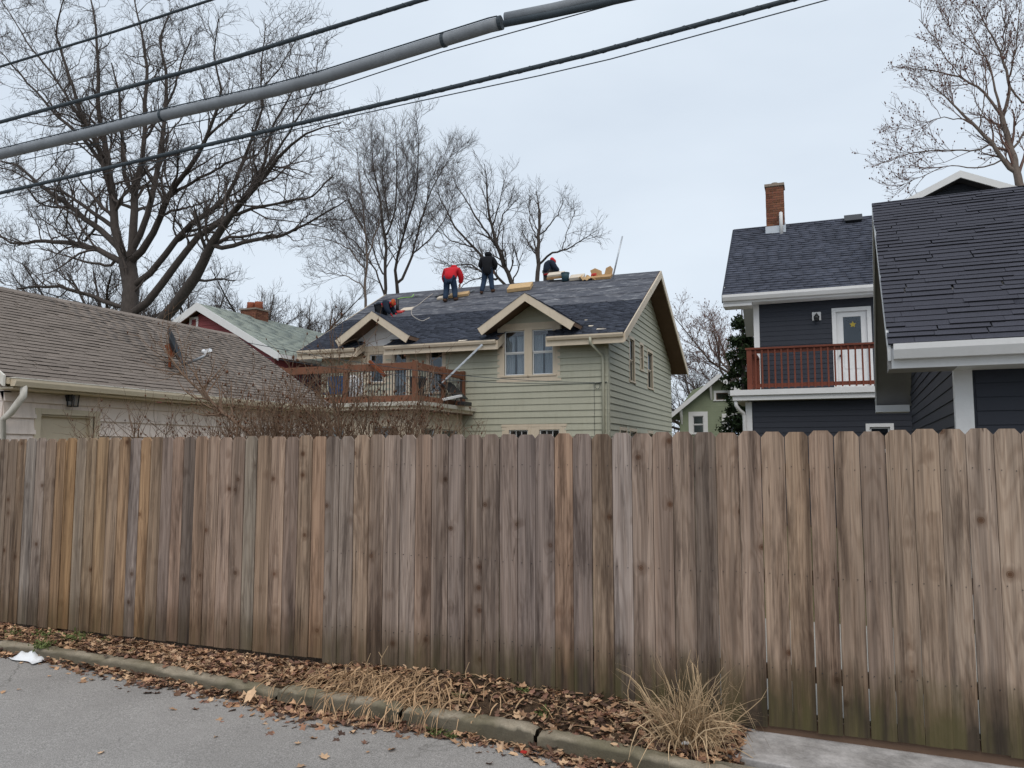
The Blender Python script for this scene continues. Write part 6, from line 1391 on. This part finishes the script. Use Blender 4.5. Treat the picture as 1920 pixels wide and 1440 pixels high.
def dens(X): return float(np.interp(X, [-9, -7, -5, -3.6, -2.6, -1.8, -.9, -.5], [.8, .8, 1, 1, .45, .38, .65, .9]))
while len(pos) < 7500:
    X = rg_.uniform(-9.2, -.5); yb = ykf(X) + KW * .7; Y = yb + (FY + .02 - yb) * rg_.random() ** .85
    if rg_.random() > dens(X): continue
    pos.append((X, Y, zverge(X, Y) + rg_.uniform(.002, .028))); size.append(rg_.uniform(.014, .042) * (1.25 if X > -1.5 else 1))
while len(pos) < 9600:                                                   # leaves caught at the foot of the kerb
    X = rg_.uniform(-8.5, -.4); d = abs(rg_.exponential(.055)); w = .5 + .5 * math.sin(X * 2.3) * math.sin(X * .9 + 1)
    if rg_.random() > .25 + .75 * w: continue
    Y = ykf(X) - .01 - d * (.5 + w); pos.append((X, Y, zr(X) + rg_.uniform(.004, .05) * math.exp(-d / .06))); size.append(rg_.uniform(.016, .048))
for k in range(70):
    X = rg_.uniform(-8, -.6); pos.append((X, ykf(X) + rg_.uniform(.02, .12), zk(X) + .008)); size.append(rg_.uniform(.02, .04))
V, T, C = leaves_mesh(np.array(pos), np.array(size), .28, rg_); me = fast_mesh('leaf_litter', V, tris=T, tint=C)
tag(link('leaf_litter', me, 'dead_leaf'), 'thick litter of dry brown oak leaves along the fence and kerb', 'leaf litter', kind='stuff')
# flattened straw and twig bits among the leaves
n = 900; q_ = np.random.default_rng(31); X = q_.uniform(-8.5, -.6, n); Yb = np.array([ykf(x) + KW * .6 + (FY - ykf(x) - KW * .6) * q_.random() for x in X]); Z = np.array([zverge(a_, b_) for a_, b_ in zip(X, Yb)]) + q_.uniform(.015, .04, n)
a_ = q_.uniform(0, 2 * np.pi, n); P, V, Q = strips(np.stack([X, Yb, Z], 1), np.stack([np.cos(a_), np.sin(a_) * .6, q_.uniform(-.1, .15, n)], 1), q_.uniform(.04, .2, n), q_.uniform(.0012, .003, n), q_.uniform(0, .25, n), q_, 5)
V[:, 1] = np.minimum(V[:, 1], FY - .01); tn = np.repeat(q_.uniform(.35, 1.05, n), 10)[:, None] * np.array([[1, .93, .88]]); me = fast_mesh('straw_litter', V, quads=Q, tint=tn); tag(link('straw_litter', me, 'straw'), 'flattened straw and twig bits strewn through the verge litter', 'straw litter', kind='stuff')
# single leaves on the asphalt
for k, (px, py, s) in enumerate(((608, 1419, .055), (325, 1330, .035), (190, 1411, .03), (558, 1394, .035), (565, 1437, .045), (735, 1406, .04), (125, 1250, .045), (250, 1285, .02), (40, 1243, .03), (105, 1240, .035), (132, 1256, .025), (92, 1268, .02), (6, 1298, .03), (35, 1293, .02), (480, 1312, .03), (935, 1407, .04), (1010, 1428, .05), (1075, 1436, .05), (405, 1382, .02), (870, 1388, .025), (690, 1410, .018))):
    p = pZ(px, py, zr(-4))
    for _ in range(4): p = pZ(px, py, zr(p.x) + .005)
    V, T, C = leaves_mesh(np.array([[0, 0, .006]]), np.array([s]), .15, rg_, PAL[[0, 1, 2, 6]]); me = fast_mesh('fallen_leaf', V, tris=T, tint=C); o = link('fallen_leaf', me, 'dead_leaf'); o.location = (p.x, p.y, zr(p.x) + s * .04)
    nb_ = py < 1275 and 30 < px < 140; fl_k = p.y > ykf(p.x) - .45
    tag(o, 'largest curled tan leaf lying alone out on the open asphalt' if px == 608 else 'small dry leaf on the asphalt beside the white plastic bag' if nb_ else 'dry leaf on the asphalt just off the litter at the kerb foot' if fl_k else 'small dry leaf lying alone far out on the open asphalt', 'leaf', 'single leaves scattered on the asphalt')
# big pale leaf at the kerb joint
p = kpt(492, 1300, -.06); V, T, C = leaves_mesh(np.array([[0, 0, 0.]]), np.array([.075]), .1, rg_, PAL[[2]] * 1.05); me = fast_mesh('fallen_leaf', V, tris=T, tint=C); o = link('fallen_leaf', me, 'dead_leaf'); o.location = (p.x + .02, ykf(p.x) - .09, zr(p.x) + .075); o.rotation_euler = (R(52), R(10), R(-20)); tag(o, 'large pale lobed leaf propped against the kerb joint', 'leaf')

# dry ornamental grass clump
gb = pZ(1292, 1392, -.03); gb = Vector((gb.x, min(gb.y, 5.02), -.02)); n = 430; rr_ = np.random.default_rng(12)
ang = rr_.uniform(0, 2 * np.pi, n); rad = np.abs(rr_.normal(size=n)) * .085; bs = np.stack([gb.x + np.cos(ang) * rad, gb.y + np.sin(ang) * rad * .8, np.full(n, gb.z - .02)], 1)
ls_ = rr_.uniform(.1, .95, n); dr = np.stack([np.cos(ang) * ls_, np.sin(ang) * ls_ * .55, np.full(n, 1.0)], 1); ln = rr_.uniform(.2, .58, n); dp = rr_.uniform(.1, 1.3, n) * (rr_.random(n) < .8)
P, V, Q = strips(bs, dr, ln, rr_.uniform(.0018, .0062, n), dp, rr_, 7, jit=.17); P[:, :, 1] = P[:, :, 1]; V[:, 1] = np.minimum(V[:, 1], FY - .012); tn = np.repeat(rr_.uniform(.55, 1.25, n), 14)[:, None] * np.array([[1, 1, 1]])
t = thing('dry_grass_clump', gb, 'dry straw-coloured ornamental grass clump against the fence', 'grass clump'); me = fast_mesh('blades', V - np.array(gb), quads=Q, tint=tn); link('blades', me, 'straw', t)
# withered daylily foliage hanging over the kerb
n = 760; X = rr_.normal(-2.95, .38, n); yk = np.array([ykf(x) for x in X]); Yb = yk + rr_.uniform(.06, .42, n); Z = np.array([zverge(a_, b_) for a_, b_ in zip(X, Yb)]) + rr_.uniform(.01, .07, n)
dr = np.stack([rr_.normal(size=n) * .7, -np.abs(rr_.normal(size=n)) * .8 - .25, rr_.uniform(-.15, .28, n)], 1); P, V, Q = strips(np.stack([X, Yb, Z], 1), dr, rr_.uniform(.14, .42, n), rr_.uniform(.002, .0055, n), rr_.uniform(.5, 1.5, n), rr_, 8)
zmin = np.array([(zk(a_) + .008 if b_ > ykf(a_) + .0 else zr(a_) + .006) for a_, b_ in V[:, :2]]); V[:, 2] = np.maximum(V[:, 2], zmin)
t = thing('withered_daylily', (-2.95, 4.95, 0), 'withered tan strap leaves drooping over the kerb below the fence', 'dead plant'); tn = np.repeat(rr_.uniform(.5, 1.25, n), 16)[:, None] * np.array([[1, .92, .88]]); me = fast_mesh('strap_leaves', V - np.array([-2.95, 4.95, 0]), quads=Q, tint=tn); link('strap_leaves', me, 'straw', t)
# dry stalks standing by the fence
for k, (px, py, h, lab) in enumerate(((716, 1262, .20, 'dry forked stalk beside the fence above the withered leaves'), (690, 1258, .14, 'short bare stalk left of the forked one by the fence'), (875, 1262, .14, 'thin leaning straw right of the forked stalk by the fence'), (1180, 1320, .26, 'tall thin dry stem between fence boards near the grass clump'))):
    p = pY(px, py, 5.16); p.z = zverge(p.x, 5.16); m = MB(); m.tube([p, p + Vector((-.01, 0, h * .5)), p + Vector((.02 + .03 * (k == 0), 0, h))], [.004, .0035, .002], 5)
    if k == 0: m.tube([p + Vector((.0, 0, h * .55)), p + Vector((-.03, 0, h * .75))], [.003, .002], 5)
    tag(m.build('dry_stalk', 'straw'), lab, 'stalk'); set_tint(COL.objects[-1].data, (.95, .95, .95))
# green weeds
WD = [(30, 1192, .09, 'feathery green weed at the far end of the verge'), (85, 1196, .11, 'green weed growing on the verge behind the white bag'), (80, 1213, .09, 'green weed hanging over the kerb above the white bag'), (148, 1200, .12, 'bushiest green weed on the leafy verge'), (192, 1208, .07, 'dark small weed right of the bushiest one'),
      (432, 1287, .06, 'weed growing at the kerb foot left of the large pale leaf'), (250, 1242, .05, 'tiny weed clinging to the kerb face'), (862, 1322, .05, 'bright green clover on the kerb edge'), (820, 1372, .06, 'bright green weed at the kerb foot in the leaves'), (850, 1378, .045, 'small round weed right of the bright one at the kerb foot'), (1018, 1348, .06, 'dark weed in the joint between two kerbstones'), (985, 1316, .05, 'dim weed in the soil above the kerb joint')]
for k, (px, py, s, lab) in enumerate(WD):
    p = kpt(px, py, -.08 if ('foot' in lab or 'face' in lab) else .0); p.z += .0; q = np.random.default_rng(200 + k); n = 46
    if p.y > 5.2: p.y = 5.18
    base_z = zverge(p.x, p.y) if p.y > ykf(p.x) + KW else p.z; p.z = base_z
    a_ = q.uniform(0, 2 * np.pi, n); dr = np.stack([np.cos(a_) * .9, np.sin(a_) * .9, q.uniform(.3, 1.4, n)], 1); P, V, Q = strips(np.tile([0, 0, -.005], (n, 1)) + q.normal(size=(n, 3)) * np.array([.02, .02, 0]), dr, q.uniform(.5, 1.1, n) * s, q.uniform(.03, .09, n) * s, q.uniform(.1, .8, n), q, 4)
    sz = s * q.uniform(.10, .22, n * 2); cen = np.concatenate([P[:, -1], P[:, 2]]); A = unit(q.normal(size=(n * 2, 3)) + [0, 0, .2]); B = unit(np.cross(A, q.normal(size=(n * 2, 3)))); V2 = np.stack([cen - A * sz[:, None], cen + B * sz[:, None] * .6, cen + A * sz[:, None], cen - B * sz[:, None] * .6], 1).reshape(-1, 3); Q2 = np.arange(len(V2)).reshape(-1, 4) + len(V)
    VV_ = np.concatenate([V, V2]); tn = q.uniform(.55, 1.35, len(VV_))[:, None] * np.array([[1, 1, .8]]); me = fast_mesh('weed', VV_, quads=np.concatenate([Q, Q2]), tint=tn); o = link('weed', me, 'green_leaf'); o.location = p; tag(o, lab, 'weed')
# white bag on the asphalt
p = kpt(76, 1230, -.09); V, Fc = [], []; rr = random.Random(6); n_, m_ = 22, 12
for i in range(n_ + 1):
    for j in range(m_ + 1):
        u, v = i / n_ * 2 - 1, j / m_ * 2 - 1; e = max(0, 1 - (u * u + v * v) ** .8); h = .09 * e * (1 - .45 * u) + .02 * math.sin(u * 9 + v * 5) * e + rr.uniform(-.006, .006) * e
        V.append((u * .22 * (1 - .1 * v), v * .10 + .02 * math.sin(u * 4), max(.003, h)))
for i in range(n_):
    for j in range(m_): s0 = i * (m_ + 1) + j; Fc.append((s0, s0 + m_ + 1, s0 + m_ + 2, s0 + 1))
me = bpy.data.meshes.new('plastic_bag'); me.from_pydata(V, [], Fc); o = link('plastic_bag', me, 'plastic_white', None, True); o.location = (p.x, p.y - .1, zr(p.x) + .012); o.rotation_euler = (0, 0, R(-8)); o.scale = (.85, .8, .62); tag(o, 'crumpled white plastic bag lying on the asphalt by the kerb', 'bag')
# small white packet below the grass clump
p = kpt(1284, 1402, .02); m = MB(); m.obox((0, 0, 0), (1, -.35, .1), (.3, 1, .55), (0, -.5, 1), .022, .012, .004); o = m.build('paper_packet', 'plastic_white', bevel=.002); o.location = p + Vector((0, .02, .02)); tag(o, 'tiny white paper packet in the leaves below the grass clump', 'packet')
m = MB(); m.obox((0, 0, 0), (1, 0, 0), (0, 1, 0), (0, 0, 1), .018, .01, .005); o = m.build('red_scrap', 'red_plastic'); p = kpt(982, 1413, -.09); o.location = p + Vector((0, 0, .01)); tag(o, 'tiny red plastic scrap among leaves at the kerb foot', 'scrap')
